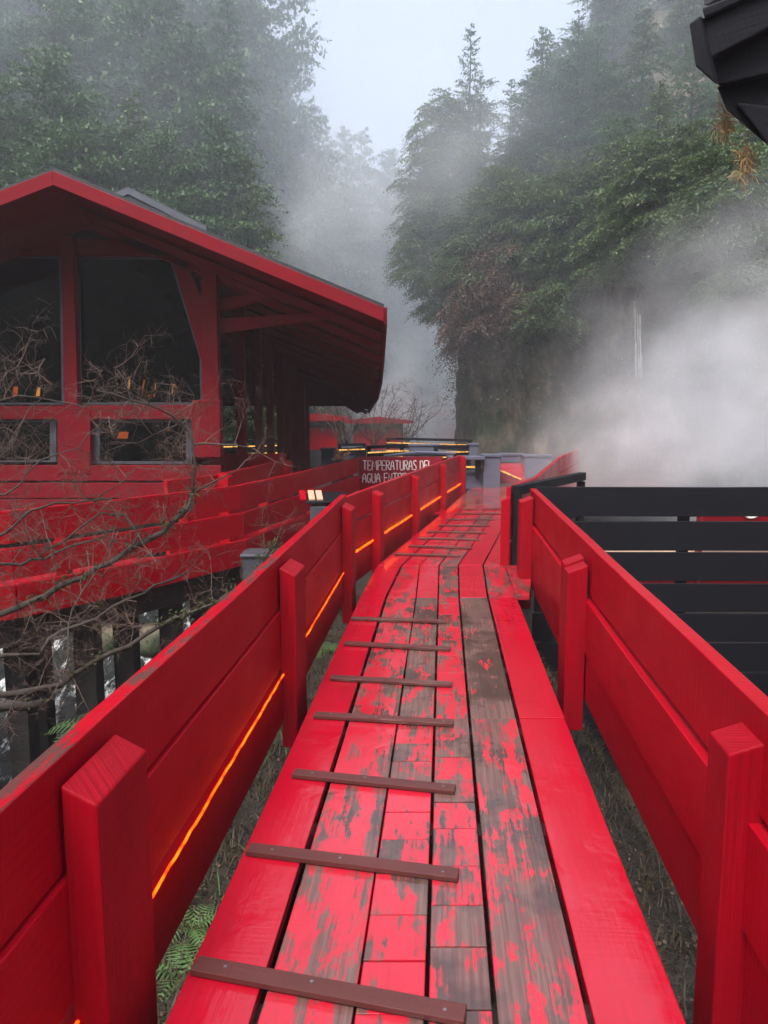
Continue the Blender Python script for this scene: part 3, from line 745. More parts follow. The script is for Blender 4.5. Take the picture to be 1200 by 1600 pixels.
fpoly([(-200, 374), (97, 373), (97, 398), (-200, 400)], M['house_red'], 'tie_beam', .14, .0, d=(1, 0, 0))
fpoly([(119, 373), (235, 375), (300, 400), (119, 399)], M['house_red'], 'tie_beam', .14, .0, d=(1, 0, 0))
fpoly([(268, 405), (292, 408), (316, 470), (316, 570)], M['house_red'], 'brace', .14, .0, d=(.3, 0, -1))
fpoly([(-200, 636), (345, 632), (345, 655), (-200, 655)], M['house_red'], 'sill_beam', .16, -.03, d=(1, 0, 0))
fpoly([(-200, 727), (346, 727), (346, 751), (-200, 751)], M['house_red'], 'base_board', .14, -.04, d=(1, 0, 0))
fpoly([(-200, 754), (346, 754), (346, 778), (-200, 778)], M['house_red'], 'base_board', .14, -.03, d=(1, 0, 0))
fpoly([(-200, 780), (346, 780), (346, 810), (-200, 810)], M['house_red'], 'base_board', .14, -.035, d=(1, 0, 0))
fpoly([(341, 465), (415, 452), (425, 462), (341, 486)], M['house_red'], 'brace', .1, .1, d=(1, 0, .3))
fpoly([(341, 496), (500, 487), (506, 497), (341, 519)], M['house_red'], 'brace', .1, .1, d=(1, 0, .1))
for pts, fr in (([(-200, 400), (96, 400), (100, 632), (-200, 632)], 3), ([(121, 400), (266, 401), (316, 560), (316, 632), (124, 632)], 3),
            ([(-200, 657), (88, 657), (88, 722), (-200, 722)], 6), ([(146, 657), (300, 655), (300, 725), (146, 725)], 7)):
    P = [at(x, y, 11.08) for x, y in pts]; c = sum(P, V((0, 0, 0)))/len(P)
    wn = MB(); t = .03 if fr == 3 else .07
    ins = [p+(c-p).normalized()*t*1.4 for p in P]
    for i in range(len(P)):
        j = (i+1) % len(P); wn.hexa([P[i], P[j], ins[j], ins[i], P[i]+V((0, .06, 0)), P[j]+V((0, .06, 0)), ins[j]+V((0, .06, 0)), ins[i]+V((0, .06, 0))], P[j]-P[i])
    wo = wn.build('window', M['metal'], bd)
    MB().prism([p+V((0, .025, 0)) for p in ins], (0, .012, 0)).build('pane', M['glass'], wo)
fpoly([(20, 398), (112, 352), (232, 374), (119, 374), (97, 372)], M['metal'], 'gable_panel', .04, .06)
# porch columns along the side, and dark inner fittings
for px_, Y in ((376, 12.24), (403, 13.4), (421, 14.4), (437, 15.6), (447, 16.2), (459, 17.1), (470, 18.0), (477, 18.6)):
    X = (px_-600)/FPX*(Y*math.cos(PITCH)); wd = .13 if px_ < 440 else .17
    e = min(SE, key=lambda q: abs(q.y-Y)); ztop = e.z+(e.x-X)*.407-.1
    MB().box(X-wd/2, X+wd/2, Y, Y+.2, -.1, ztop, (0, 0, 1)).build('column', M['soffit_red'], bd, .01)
    MB().prism([(X-.9, Y+.02, ztop+.1), (X-.75, Y+.02, ztop+.15), (X-wd/2+.02, Y+.02, ztop-.75), (X-wd/2+.02, Y+.02, ztop-.95)], (0, .12, 0), (.6, 0, -1)).build('brace', M['soffit_red'], bd)
e = SE[-1]; zb = at(520, 637, 20).z
MB().prism([(e.x-.05, 19.9, zb-.02), (e.x, 19.9, e.z-.05), (e.x-6, 19.9, e.z+6*.40-.05), (e.x-6, 19.9, zb+.04), (e.x-1.5, 19.9, zb+.04), (e.x-.6, 19.9, zb+.04), (e.x-.28, 19.9, zb-.16)], (0, .1, 0)).build('end_panel', M['soffit_red'], bd)
MB().box(-2.36, -1.9, 18.7, 18.8, -.1, 1.8, (0, 0, 1)).build('door', M['soffit_red'], bd, .01)
MB().tube([(-2.13, 18.66, .95), (-2.10, 18.60, 1.0), (-2.10, 18.60, 1.3), (-2.13, 18.66, 1.35)], .02, 6).build('door_handle', M['metal'], bd)
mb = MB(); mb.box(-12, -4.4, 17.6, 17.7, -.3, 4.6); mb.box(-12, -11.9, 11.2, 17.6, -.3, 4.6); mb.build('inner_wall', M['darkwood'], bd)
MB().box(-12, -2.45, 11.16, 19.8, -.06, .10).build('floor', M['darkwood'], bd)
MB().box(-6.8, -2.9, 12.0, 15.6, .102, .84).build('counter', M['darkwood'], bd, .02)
# lit wall lamps, and lamplit benches made to glow, in the dark room
for (x, y, wp, hp, Y) in ((225, 604, 12, 24, 15.5), (240, 600, 5, 20, 15.5), (200, 598, 4, 22, 15.4), (58, 612, 8, 16, 15.2), (22, 612, 12, 18, 15.2), (268, 606, 3, 18, 15.3), (235, 618, 20, 5, 15.0), (190, 680, 26, 12, 12.0-.2), (262, 671, 5, 4, 11.7)):
    wp *= .6; hp *= .9; a = at(x-wp/2, y+hp/2, Y); b_ = at(x+wp/2, y-hp/2, Y)
    MB().prism([(a.x, Y, a.z), (b_.x, Y, a.z), (b_.x+.02, Y, b_.z), (a.x+.05, Y, b_.z)], (0, .03, 0)).build('glow_shape', glow_dim if wp > 6 else glow_b, bd)
p = at(273, 603, 15.1); MB().tube([p, p+V((0, .05, 0))], [.03, .03], 8).build('spot_lamp', M['rope_far'], bd)
# seats silhouetted in front of the warm light
mb = MB()
for x in (180, 206, 222, 234, 252, 262, 275, 290, 300):
    a = at(x, 634, 14.6); b_ = at(x+random.uniform(4, 16), 588, 14.6); mb.beam(a, b_, .09, .05)
for x in (5, 40, 75): a = at(x, 634, 14.6); b_ = at(x+8, 600, 14.6); mb.beam(a, b_, .1, .05)
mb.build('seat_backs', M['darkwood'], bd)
# second roof ridge further back
rr2 = empty('rear_roof', (-4.2, 19, 3), 'low dark blue-grey roof of a rear wing just above the big gabled roof', 'roof')
P = [at(178, 300, 19), at(200, 291, 19), at(322, 352, 19), at(322, 375, 19), at(178, 330, 19)]
MB().prism(P, (0, 3.0, 0)).build('roof_cover', M['roofing'], rr2)
P = [at(178, 303, 18.95), at(200, 293, 18.95), at(322, 354, 18.95), at(322, 364, 18.95), at(200, 303, 18.95), at(178, 313, 18.95)]
MB().prism(P, (0, .05, 0)).build('fascia', M['metal'], rr2)
MB().prism([at(200, 330, 18), at(300, 360, 18), at(300, 640, 18), at(200, 640, 18)], (0, .2, 0)).build('wall', M['darkwood'], rr2)
# ------------------------------------------------------------------ grey pool fittings and black lit rails beyond the deck
def gbox(name, px0, px1, py0, py1, Y, dep, label, group=None, m='grey', cat='tub wall', lit=None):
    a = at(px0, py1, Y); b_ = at(px1, py0, Y)
    e = empty(name, ((a.x+b_.x)/2, Y, a.z), label, cat, group)
    MB().box(a.x, b_.x, Y, Y+dep, a.z, b_.z, (1, 0, 0)).build('panel', M[m], e, .01)
    MB().box(a.x-.03, b_.x+.03, Y-.03, Y+dep+.03, b_.z+.002, b_.z+.05, (1, 0, 0)).build('cap', M[m], e, .006)
    return e
gbox('tub_surround', 755, 782, 714, 764, 16.6, .5, 'tall blue-grey plank block at the end of the boardwalk, left of the red ramp', 'blue-grey plank blocks at the boardwalk end')
e = gbox('tub_surround', 716, 754.5, 741, 764, 16.75, .5, 'low blue-grey plank block under a lit shelf at the end of the boardwalk', 'blue-grey plank blocks at the boardwalk end')
a = at(716, 731, 16.8); b_ = at(752, 728.5, 16.8); MB().box(a.x, b_.x, 16.78, 16.84, a.z, b_.z).build('rope_light', M['rope_far'], e)
sh = empty('shelf', (1.9, 16.7, .2), 'dark shelf with a pale top over a yellow light, beside the tall blue-grey block', 'shelf')
a = at(700, 718, 16.6); b_ = at(757, 713, 16.6); MB().box(a.x, b_.x, 16.45, 17.0, a.z, b_.z, (1, 0, 0)).build('top', M['grey'], sh, .01)
a = at(743, 741, 16.6); b_ = at(752, 718, 16.6); MB().box(a.x, b_.x, 16.6, 16.75, a.z-.02, b_.z).build('leg', M['black'], sh)
gbox('tub_surround', 783, 818, 712, 722, 19.5, .5, 'blue-grey plank panel above the red ramp', 'blue-grey plank blocks at the boardwalk end')
gbox('tub_surround', 819, 862, 714, 752, 19.0, .5, 'wide blue-grey plank block half lost in steam behind the far right railing', 'blue-grey plank blocks at the boardwalk end')
gbox('tub_surround', 640, 686, 697, 709, 22, .5, 'blue-grey plank panel between the black lit rails', 'blue-grey plank blocks at the boardwalk end')
gbox('tub_surround', 733, 747, 696, 713, 21, .4, 'small upright blue-grey block at the right end of the black lit rails', 'blue-grey plank blocks at the boardwalk end')
gbox('tub_surround', 530, 572, 700, 722, 23, .4, 'blue-grey plank block beside the bare trees, right of the red hut', 'blue-grey plank blocks at the boardwalk end')
gbox('tub_surround', 502, 522, 704, 726, 17, .4, 'dark grey upright block under the far corner of the eave', 'blue-grey plank blocks at the boardwalk end', 'metal')
rp = empty('ramp', (3.0, 18.2, 0), 'red plank ramp with a yellow light line beyond the end of the boardwalk', 'ramp')
P = [at(781, 752, 17.3), at(820, 752, 17.3), at(818, 724, 19.4), at(781, 724, 19.4)]
MB().hexa([p+V((0, 0, -.05)) for p in P]+P, (1, 0, 0), wear=.05).build('deck_panel', M['deck'], rp)
a = at(782, 735, 17.2); b_ = at(814, 749, 16.9); MB().tube([a, b_], .02, 6).build('rope_light', M['rope_far'], rp)
MB().prism([a, b_, b_+V((0, 0, -.14)), a+V((0, 0, -.25))], (0, .06, 0)).build('side_board', M['sign_red'], rp)
def litrail(pts, z1, lab, rows=2, pitch=.3, Y0=0):
    """black rail with slats and a yellow rope line under each; pts in plan, z1 top"""
    e = empty('lit_rail', (pts[0][0], pts[0][1], z1-1), lab, 'railing', 'black rails with yellow light lines')
    for (p, q) in zip(pts[:-1], pts[1:]):
        p3, q3 = V((*p, z1)), V((*q, z1))
        MB().beam(p3, q3, .14, .08).build('hand_rail', M['black'], e)
        for k in range(rows):
            z = -.16-k*pitch
            MB().beam(p3+V((0, 0, z-.08)), q3+V((0, 0, z-.08)), .06, .16).build('slat', M['black'], e)
            MB().tube([p3+V((0, -.07, z+.02)), q3+V((0, -.07, z+.02))], .018, 5).build('rope_light', M['rope_far'], e)
        for f in (0.02, .98):
            s = p3+(q3-p3)*f; MB().beam(s+V((0, .06, -1.3)), s+V((0, .06, 0)), .1, .1).build('post', M['black'], e)
    return e
def prail(x0, y0, Y0, x1, y1, Y1, lab, rows=2, pitch=.3):
    a = at(x0, y0, Y0); b_ = at(x1, y1, Y1); return litrail([(a.x, a.y), (b_.x, b_.y)], (a.z+b_.z)/2, lab, rows, pitch)
prail(575, 698, 19.5, 629, 697, 20.5, 'black rail with two yellow light lines, behind the left part of the lettered board', 2, .16)
prail(604, 690, 26, 737, 683, 24, 'long black rail with yellow light lines, uppermost of those before the cliff foot', 2, .26)
prail(680, 699, 20, 731, 697, 20.5, 'short black rail with yellow light lines, below the long upper rail', 2, .13)
prail(350, 690, 22, 440, 689, 23, 'black rail with yellow light lines seen between the porch columns', 3, .22)
prail(530, 695, 22.5, 570, 695, 23, 'black rail with a pale yellow line in front of the bare trees', 1, .2)
hr = empty('hand_railing', (1, 16, .7), 'pale weathered hand rail above the lettered board', 'railing')
a = at(600, 713, 15.2); b_ = at(711, 709, 15.4); mid = at(652, 707, 15.3)
MB().tube([a, mid, b_], .035, 6).build('hand_rail', M['grey'], hr); 
for q in (a, b_): MB().tube([q, q+V((0, 0, -.9))], .04, 6).build('post', M['black'], hr)
bk = empty('timber_stack', (-.9, 15.0, .6), 'pale bundle of split wood heaped beside the left walkway railing', 'wood pile')
mb = MB()
for i in range(16):
    a = at(random.uniform(524, 545), random.uniform(706, 718), 15.2); d = V((random.uniform(-1, 1), random.uniform(-.3, .3), random.uniform(-.3, .5))).normalized()*.12
    mb.beam(a-d, a+d, .035, .03)
mb.build('split_logs', M['pale'], bk); 
a = at(518, 720, 15.1); b_ = at(552, 720, 15.1); MB().box(a.x, b_.x, 15.1, 15.4, -.3, a.z).build('crate', M['metal'], bk)
# distant red huts
def hut(px0, px1, py0, py1, Y, dep, label, post=None):
    a = at(px0, py1, Y); b_ = at(px1, py0, Y); e = empty('red_hut', ((a.x+b_.x)/2, Y, a.z), label, 'hut', 'small red huts up the valley')
    h = b_.z-a.z
    MB().box(a.x, b_.x, Y, Y+dep, a.z, a.z+h*.62, (1, 0, 0)).build('wall', M['red'], e)
    MB().box(a.x, b_.x, Y+.3, Y+dep, a.z+h*.62, a.z+h*.8, (1, 0, 0)).build('window_band', M['metal'], e)
    MB().prism([(a.x-.4, Y-.4, a.z+h*.8), (b_.x+.4, Y-.4, a.z+h*.8), (b_.x+.4, Y-.4, a.z+h*.88), ((a.x+b_.x)/2, Y-.4, b_.z), (a.x-.4, Y-.4, a.z+h*.88)], (0, dep+.8, 0)).build('roof', M['red'], e)
    for x in (a.x+.1, (a.x*.4+b_.x*.6), b_.x-.2): MB().box(x, x+.14, Y-.02, Y+.12, a.z+h*.5, a.z+h*.8).build('post', M['grey'], e)
    return e
hut(468, 526, 646, 703, 27, 3, 'red plank hut with a low roof and grey post, just right of the porch columns')
hut(552, 630, 651, 703, 33, 3, 'second red hut, hidden behind the bare trees')
hut(686, 722, 640, 690, 50, 4, 'faint red hut deep in the mist beside the cliff foot')

# ------------------------------------------------------------------ black roof corner overhead at the right
rc = empty('roof_corner', (2.0, 3.1, 2.6), 'black painted roof corner with thick beam and diagonal brace at the upper right', 'roof')
def rp_(name, pts, Y, th, d=(1, 0, .3), bev=.008): return MB().prism([at(x, y, Y) for x, y in pts], (th*.75, th, th*.3), d).build(name, M['black'], rc, bev)
rp_('end_board', [(1076, 36), (1094, 23), (1109, 92), (1118, 132), (1086, 103)], 3.00, .05, (0, 0, 1))
rp_('fascia', [(1098, 27), (1330, -78), (1330, -22), (1109, 92)], 3.03, .16)
rp_('cap', [(1096, 12), (1150, -10), (1330, -92), (1330, -76), (1100, 29)], 3.005, .24)
rp_('beam', [(1107, 93), (1330, -17), (1330, 86), (1121, 134)], 3.10, .20)
rp_('brace', [(1119, 135), (1200, 116), (1330, 100), (1330, 340), (1200, 228), (1135, 172)], 3.16, .07, (1, 0, -.8))
rp_('brace', [(1150, 160), (1240, 170), (1330, 250), (1330, 338), (1200, 227)], 3.14, .025, (1, 0, -.8))
rf_ = [at(1100, 8, 3.05), at(1330, -95, 3.05)]; bk_ = V((1.4, 1.6, .75)); up_ = V((0, 0, .03))
MB().hexa([rf_[0], rf_[1], rf_[1]+bk_, rf_[0]+bk_, rf_[0]+up_, rf_[1]+up_, rf_[1]+bk_+up_, rf_[0]+bk_+up_]).build('roof_sheet', M['roofing'], rc)
MB().box(1.93, 4.1, 3.06, 3.40, 2.92, 3.34).build('beam', M['black'], rc, .01)
MB().box(1.95, 4.1, 3.1, 3.32, 2.45, 2.66).build('beam', M['black'], rc, .01)
for x in (2.3, 3.9):
    MB().box(x, x+.17, 3.16, 3.33, -2.9, 2.94, (0, 0, 1)).build('post', M['black'], rc, .01)
MB().hexa([(2.0, 3.0, 3.35), (4.3, 3.0, 3.35), (4.3, 5.0, 3.9), (3.4, 5.0, 3.9), (2.0, 3.0, 3.40), (4.3, 3.0, 3.40), (4.3, 5.0, 3.95), (3.4, 5.0, 3.95)]).build('roof_sheet', M['roofing'], rc)
dg = empty('dry_grass_tuft', (2.0, 3.1, 2.3), 'two straw-coloured dry grass tufts dangling under the black roof corner', 'dry grass')
for (cx, cy, hh, topy) in ((1132, 188, 26, 140), (1165, 250, 30, 192)):
    mb = MB()
    for i in range(75):
        a = at(cx+random.gauss(0, 5), cy+random.gauss(0, hh*.55), 3.22); pts = [a]; d = V((random.gauss(0, .5), random.gauss(0, .3), random.gauss(-.4, .5))).normalized()
        for k in range(3): d = (d+V((random.gauss(0, .5), random.gauss(0, .3), -.25))).normalized(); pts.append(pts[-1]+d*random.uniform(.008, .022))
        mb.tube(pts, .0016, 3)
    for i in range(5):
        a = at(cx+random.gauss(-2, 7), topy+random.uniform(-5, 8), 3.2); b_ = at(cx+random.gauss(0, 7), cy+hh*random.uniform(.2, 1.6), 3.22); mb.tube([a, (a+b_)/2+V((random.gauss(0, .015), 0, 0)), b_], .001, 3)
    mb.build('strands', M['straw'], dg)

# ------------------------------------------------------------------ foliage
def leaf_arrays(C, size, flat=.45, asp=.5, sizes=None):
    N = len(C); n_ = rng.normal(0, flat, (N, 3)); n_[:, 2] += 1; n_ /= np.linalg.norm(n_, axis=1)[:, None]
    t = rng.normal(0, 1, (N, 3)); t -= n_*(t*n_).sum(1)[:, None]; t /= np.linalg.norm(t, axis=1)[:, None]+1e-9
    b_ = np.cross(n_, t); s = (sizes if sizes is not None else size*rng.uniform(.6, 1.35, N))[:, None]
    P = np.stack([C-t*s*.5, C+b_*s*asp*.5, C+t*s*.5, C-b_*s*asp*.5], 1).reshape(-1, 3)
    return P, np.arange(N*4).reshape(-1, 4)
def make_tree(kind, H, Rr, nb, tw, leaf, m, droop=.25, bare=.12, conic=.6, seed=0, up=.35):
    """tapered trunk and limbs; each limb carries a flat, drooping fan of side twigs set with small leaves"""
    r_ = np.random.default_rng(seed); rd = random.Random(seed)
    tk = MB(); pts = []; x = y = 0
    for i in range(9):
        pts.append(V((x, y, H*.985*i/8))); x += rd.gauss(0, .05*H/14); y += rd.gauss(0, .05*H/14)
    tk.tube(pts, [max(.010, .016*H*(1-i/8.2)) for i in range(9)], 7)
    C = []; D = []; S = []
    lean = [rd.uniform(.6, 1.3) for _ in range(8)]
    for k in range(nb):
        u = bare+(1-bare)*(k+rd.random())/nb; az = k*2.4+rd.uniform(-.5, .5)
        env = (1-u)**conic*(.45+.55*min(1, (u-bare)/.2+.2))*lean[int((az % (2*math.pi))/(2*math.pi)*8) % 8]
        Ln = Rr*env*rd.uniform(.65, 1.2)+.06*Rr
        f = min(7.99, u*8); i = int(f); base = pts[i]+(pts[i+1]-pts[i])*(f-i)
        d = V((math.cos(az), math.sin(az), rd.uniform(up*.3, up*1.4)+.6*u*u)).normalized(); q = [base]; steps = 7
        for s in range(steps):
            d = (d+V((rd.gauss(0, .10), rd.gauss(0, .10), -droop*rd.uniform(.15, .8)))).normalized(); q.append(q[-1]+d*Ln/steps)
        tk.tube(q[:6], [max(.005, .0042*H*(1-s/6.2)*(1-u*.6)) for s in range(6)], 3)
        Q = np.array([list(p) for p in q]); nt_ = max(4, int(tw*Ln/Rr)+3)
        for a in range(nt_):
            g = .12+.88*(a+rd.random())/nt_; j = min(steps-1, int(g*steps)); p = Q[j]+(Q[j+1]-Q[j])*(g*steps-j); ax = Q[j+1]-Q[j]; ax /= np.linalg.norm(ax)
            side = np.cross(ax, [0, 0, 1.0]); side /= np.linalg.norm(side)+1e-6
            for sg in (-1, 1):
                l = Ln*(.42*math.sin(math.pi*(.12+.80*g))+.05)*rd.uniform(.6, 1.25)+leaf
                td = side*sg*rd.uniform(.7, 1.1)+ax*rd.uniform(.5, 1.0)+np.array([0, 0, rd.uniform(-.35, .12)]); td /= np.linalg.norm(td)
                nl = max(2, int(l/(leaf*.42)))
                tt = (np.arange(nl)+.5)/nl; pos = p+td*l*tt[:, None]; pos[:, 2] -= droop*.9*l*tt**2
                pos += r_.normal(0, leaf*.28, pos.shape)*np.array([1, 1, .5]); C.append(pos)
                dd = td+r_.normal(0, .55, (nl, 3)); D.append(dd); S.append(leaf*r_.uniform(.7, 1.4, nl)*(1.05-.3*tt))
    C = np.concatenate(C); D = np.concatenate(D); S = np.concatenate(S)[:, None]; D /= np.linalg.norm(D, axis=1)[:, None]
    nn = r_.normal(0, .42, C.shape); nn[:, 2] += 1; W = np.cross(D, nn); W /= np.linalg.norm(W, axis=1)[:, None]+1e-6
    P = np.stack([C-D*S*.55, C+W*S*.27, C+D*S*.55, C-W*S*.27], 1).reshape(-1, 3)
    root = bpy.data.objects.new(kind, None); col.objects.link(root); root['category'] = 'tree'
    tk.build('trunk', M['bark'], root, smooth=True)
    raw('crown', P, np.arange(len(C)*4).reshape(-1, 4), m, root)
    return root
used = {}
def place(root, loc, s, rz, label, group, sz=None, tilt=(0, 0)):
    if not used.get(root.name): used[root.name] = 1; r = root
    else:
        r = root.copy(); col.objects.link(r)
        for ch in list(root.children):
            c = ch.copy(); col.objects.link(c); c.parent = r
    r.location = loc; r.scale = (s, s, sz or s); r.rotation_euler = (tilt[0], tilt[1], rz); r['label'] = label; r['group'] = group
    return r
big = [make_tree('evergreen_tree', 14, 3.9, 115, 15, .20, M['leaf'], .16, .06, .55, 1),
       make_tree('evergreen_tree', 14, 3.4, 115, 15, .20, M['leaf2'], .2, .05, .7, 2),
       make_tree('evergreen_tree', 14, 4.2, 110, 15, .20, M['leaf'], .14, .08, .45, 3),
       make_tree('evergreen_tree', 14, 3.0, 120, 14, .19, M['leaf'], .24, .04, .85, 4)]
small = [make_tree('slope_tree', 5, 1.7, 70, 12, .105, M['leaf2'], .25, .03, .5, 11),
         make_tree('slope_tree', 5, 2.0, 70, 12, .105, M['leaf'], .2, .03, .35, 12),
         make_tree('slope_tree', 5, 1.4, 72, 12, .10, M['leaf2'], .3, .05, .7, 13)]
spire = make_tree('spire_tree', 6.4, 1.5, 48, 9, .10, M['leaf'], .06, .08, .8, 21, .5)
shrubg = [make_tree('cliff_shrub', 2.6, 1.7, 70, 12, .10, M['leaf2'], .3, .0, .2, 31), make_tree('cliff_shrub', 2.4, 1.6, 60, 11, .09, M['leafb'], .5, .0, .2, 32)]
for s_ in shrubg: s_['category'] = 'shrub'
# left hillside
cnt = 0
for i in range(2, len(LBR)-4):
    Yb = LBR[i][1]
    if Yb < 17 or Yb > 112 or Yb < 44: continue
    for t in (0.6, 3.6, 6.8, 10.2, 14.2, 19.0):
        sp_ = 2 if Yb < 60 else 3
        if (i+int(t)) % sp_: continue
        if t > 15 and Yb > 60: continue
        tt = t+random.uniform(-1, 1); p = lhill(i, max(.1, tt))+V((random.uniform(-.8, .8), random.uniform(-1, 1), -.3))
        far = 'near' if p.y < 34 else ('mid' if p.y < 62 else 'far')
        lab = {'near': 'tall dark evergreen in the dense forest rising directly behind the gabled building', 'mid': 'hazy blue-green evergreen on the left slope beyond the gabled building',
               'far': 'pale misty evergreen at the far end of the valley'}[far]
        s = random.uniform(.62, 1.0)*(1.0 if p.y < 60 else 1.1)
        if t < 1: s *= .6
        if p.y < 30: s *= .8
        place(big[cnt % 4], p, s, random.uniform(0, 6.28), lab, {'near': 'forest trees behind the gabled building', 'mid': 'hazy trees on the left slope', 'far': 'misty trees at the valley end'}[far], tilt=(0, random.uniform(0, .1)))
        cnt += 1
def hillz(x, Y):
    j = min(range(len(LBR)), key=lambda i: (LBR[i][1]-Y)**2+(LBR[i][0]-x)**2*.2)
    bx = np.interp(Y, [q[1] for q in LB], [q[0] for q in LB]); return -.8+max(0, (bx-x))*1.22
LG = {'a': ('dark broad evergreen just above the gabled roof', 'forest trees just above the gabled roof'),
      'b': ('tall blue-green evergreen on the upper left slope', 'tall trees on the upper left slope'),
      'c': ('hazy evergreen on the middle of the left slope, edging the white sky', 'hazy trees on the left slope'),
      'd': ('pale misty evergreen far up the valley between the two slopes', 'misty trees at the valley end')}
row = []
for x in range(-40, 400, 42): row.append((x, 130+40*math.sin(x*.05)+.35*max(0, x-60), 25.5, 'a'))
for x in range(-60, 360, 46): row.append((x, 10+50*math.sin(x*.043+1), 30, 'a'))
for x in range(-60, 400, 48): row.append((x, -120+40*math.sin(x*.03+2), 36, 'b'))
for x in range(-60, 400, 55): row.append((x, -260+30*math.sin(x*.03+2), 41, 'b'))
row += [(330, -60, 37, 'b'), (362, -35, 38, 'b'), (385, 5, 39, 'b'), (380, 130, 36, 'b'), (380, 240, 33, 'a'), (415, 320, 34, 'a'), (350, 200, 31, 'a'),
        (420, 75, 46, 'c'), (448, 115, 47, 'c'), (478, 160, 49, 'c'), (450, 210, 44, 'c'), (480, 270, 45, 'c'), (505, 225, 53, 'c'), (540, 290, 55, 'c'), (500, 360, 47, 'c'), (450, 350, 43, 'c'), (560, 380, 56, 'c'),
        (545, 205, 62, 'd'), (572, 200, 66, 'd'), (600, 240, 70, 'd'), (622, 262, 74, 'd'), (642, 300, 78, 'd'), (655, 335, 82, 'd'), (600, 330, 66, 'd'), (625, 400, 68, 'd'), (655, 430, 72, 'd'), (680, 500, 76, 'd'), (590, 460, 60, 'd'), (630, 510, 64, 'd'), (670, 560, 70, 'd'), (560, 500, 54, 'd'), (600, 560, 58, 'd')]
for (px_, py_, Y, g_) in row:
    top = at(px_+random.uniform(-8, 8), py_+random.uniform(-12, 12), Y); z0 = hillz(top.x, Y); s = max(.45, min(1.7, (top.z-z0)/13.8))
    place(big[cnt % 4], (top.x, Y, top.z-13.8*s), max(.55, min(1.0, s*.8)), random.uniform(0, 6), LG[g_][0].replace('evergreen', ('evergreen with spreading limbs', 'light green evergreen', 'wide-crowned evergreen', 'slender evergreen')[cnt % 4])+('' if g_ in 'cd' else (', near the left frame edge' if px_ < 100 else (', above the roof peak' if px_ < 230 else ', right of the roof peak'))), LG[g_][1], sz=s); cnt += 1
# right cliff
def ci(y_target, side=1):
    return min(range(len(RBR)), key=lambda i: abs(RBR[i][1]-y_target))
n_ = 0
for i in range(0, len(RBR)-6, 3):
    if RBR[i][1] > 42 or RBR[i][1] < 9: continue
    for t in (5.0, 5.8, 6.5, 7.1, 7.6, 8.1, 8.6):
        if (i//3+int(t*10)) % (2 if t > 6.9 else 1): continue
        p = rcliff(i, min(10, t+random.uniform(-.25, .25)))+V((random.uniform(-.5, .5), random.uniform(-.5, .5), -.25))
        if 600+FPX*p.x/p.y < 690 and t > 5.5: continue
        s = random.uniform(.5, .85) if t < 6 else random.uniform(.6, 1.0)
        if t > 8: s *= 1.2
        k = random.randrange(3)
        px_ = 600+FPX*p.x/p.y
        lab_ = '%s tree %s the right cliff, %s' % (('light green', 'broad dark', 'slender pale')[k], 'on the lip of' if t < 6.4 else ('on the middle slope of' if t < 7.7 else 'high up on'),
            'toward its left end' if px_ < 820 else ('at its centre' if px_ < 1010 else 'toward its right end'))
        place(small[k], p, s, random.uniform(0, 6.28), lab_, 'trees on top of the right cliff', tilt=(0, random.uniform(-.35, -.1)) if t < 6 else (0, 0)); n_ += 1
for k, (px_, py_, Y, s, lab) in enumerate(((735, 42, 31, 1.0, 'tallest thin spire tree, leftmost on top of the right cliff'), (752, 120, 30.6, .7, 'short pointed tree just right of the leftmost spire tree on the cliff'), (850, 44, 30, .95, 'pointed tree against the sky, middle of the three spires above the right cliff'),
             (905, 22, 29.5, 1.0, 'thin pointed tree against the sky, rightmost spire above the right cliff'), (935, 35, 29, .8, 'slim tree beside the rightmost spire, at the edge of the dense slope'), (700, 140, 31.2, .7, 'low pointed tree leaning out left of the tallest spire'), (800, 125, 30.3, .7, 'small pointed tree in the dip between two spires above the right cliff'))):
    top = at(px_, py_, Y); place(spire, (top.x, Y, top.z-6.3*s), s, k*1.3, lab, 'spire trees above the right cliff')
for k, (px_, py_, Y, s, g_) in enumerate(((668, 400, 30.5, .95, 0), (690, 455, 30, .8, 0), (672, 330, 30.8, .9, 0), (700, 300, 30.5, 1.0, 0), (735, 400, 28.5, 1.0, 0), (760, 450, 27.5, 1, 1), (800, 430, 27, 1, 1), (720, 500, 29, .8, 1), (850, 470, 26, .9, 0), (900, 350, 25.5, 1, 0), (960, 380, 24.5, 1, 0),
             (700, 220, 31, 1, 0), (780, 330, 28, 1, 0), (840, 360, 27, 1, 0), (1040, 300, 22, 1, 0), (1130, 330, 19, 1, 0), (990, 300, 24, 1, 0), (1180, 380, 18, .9, 0), (660, 385, 31.5, .6, 0))):
    c = at(px_, py_, Y); place(shrubg[g_], (c.x, c.y, c.z-1.2*s), s, k*1.7, ('round green shrub' if not g_ else 'brownish bush')+(' on the left edge of the right cliff' if px_ < 705 else (' above the steam, far right' if px_ > 1000 else ' on the face of the right cliff'))+(', high up' if py_ < 345 else (', halfway up' if py_ < 420 else ', low over the bare rock')), 'green shrubs on the cliff edge' if not g_ else 'brown bushes on the cliff face')
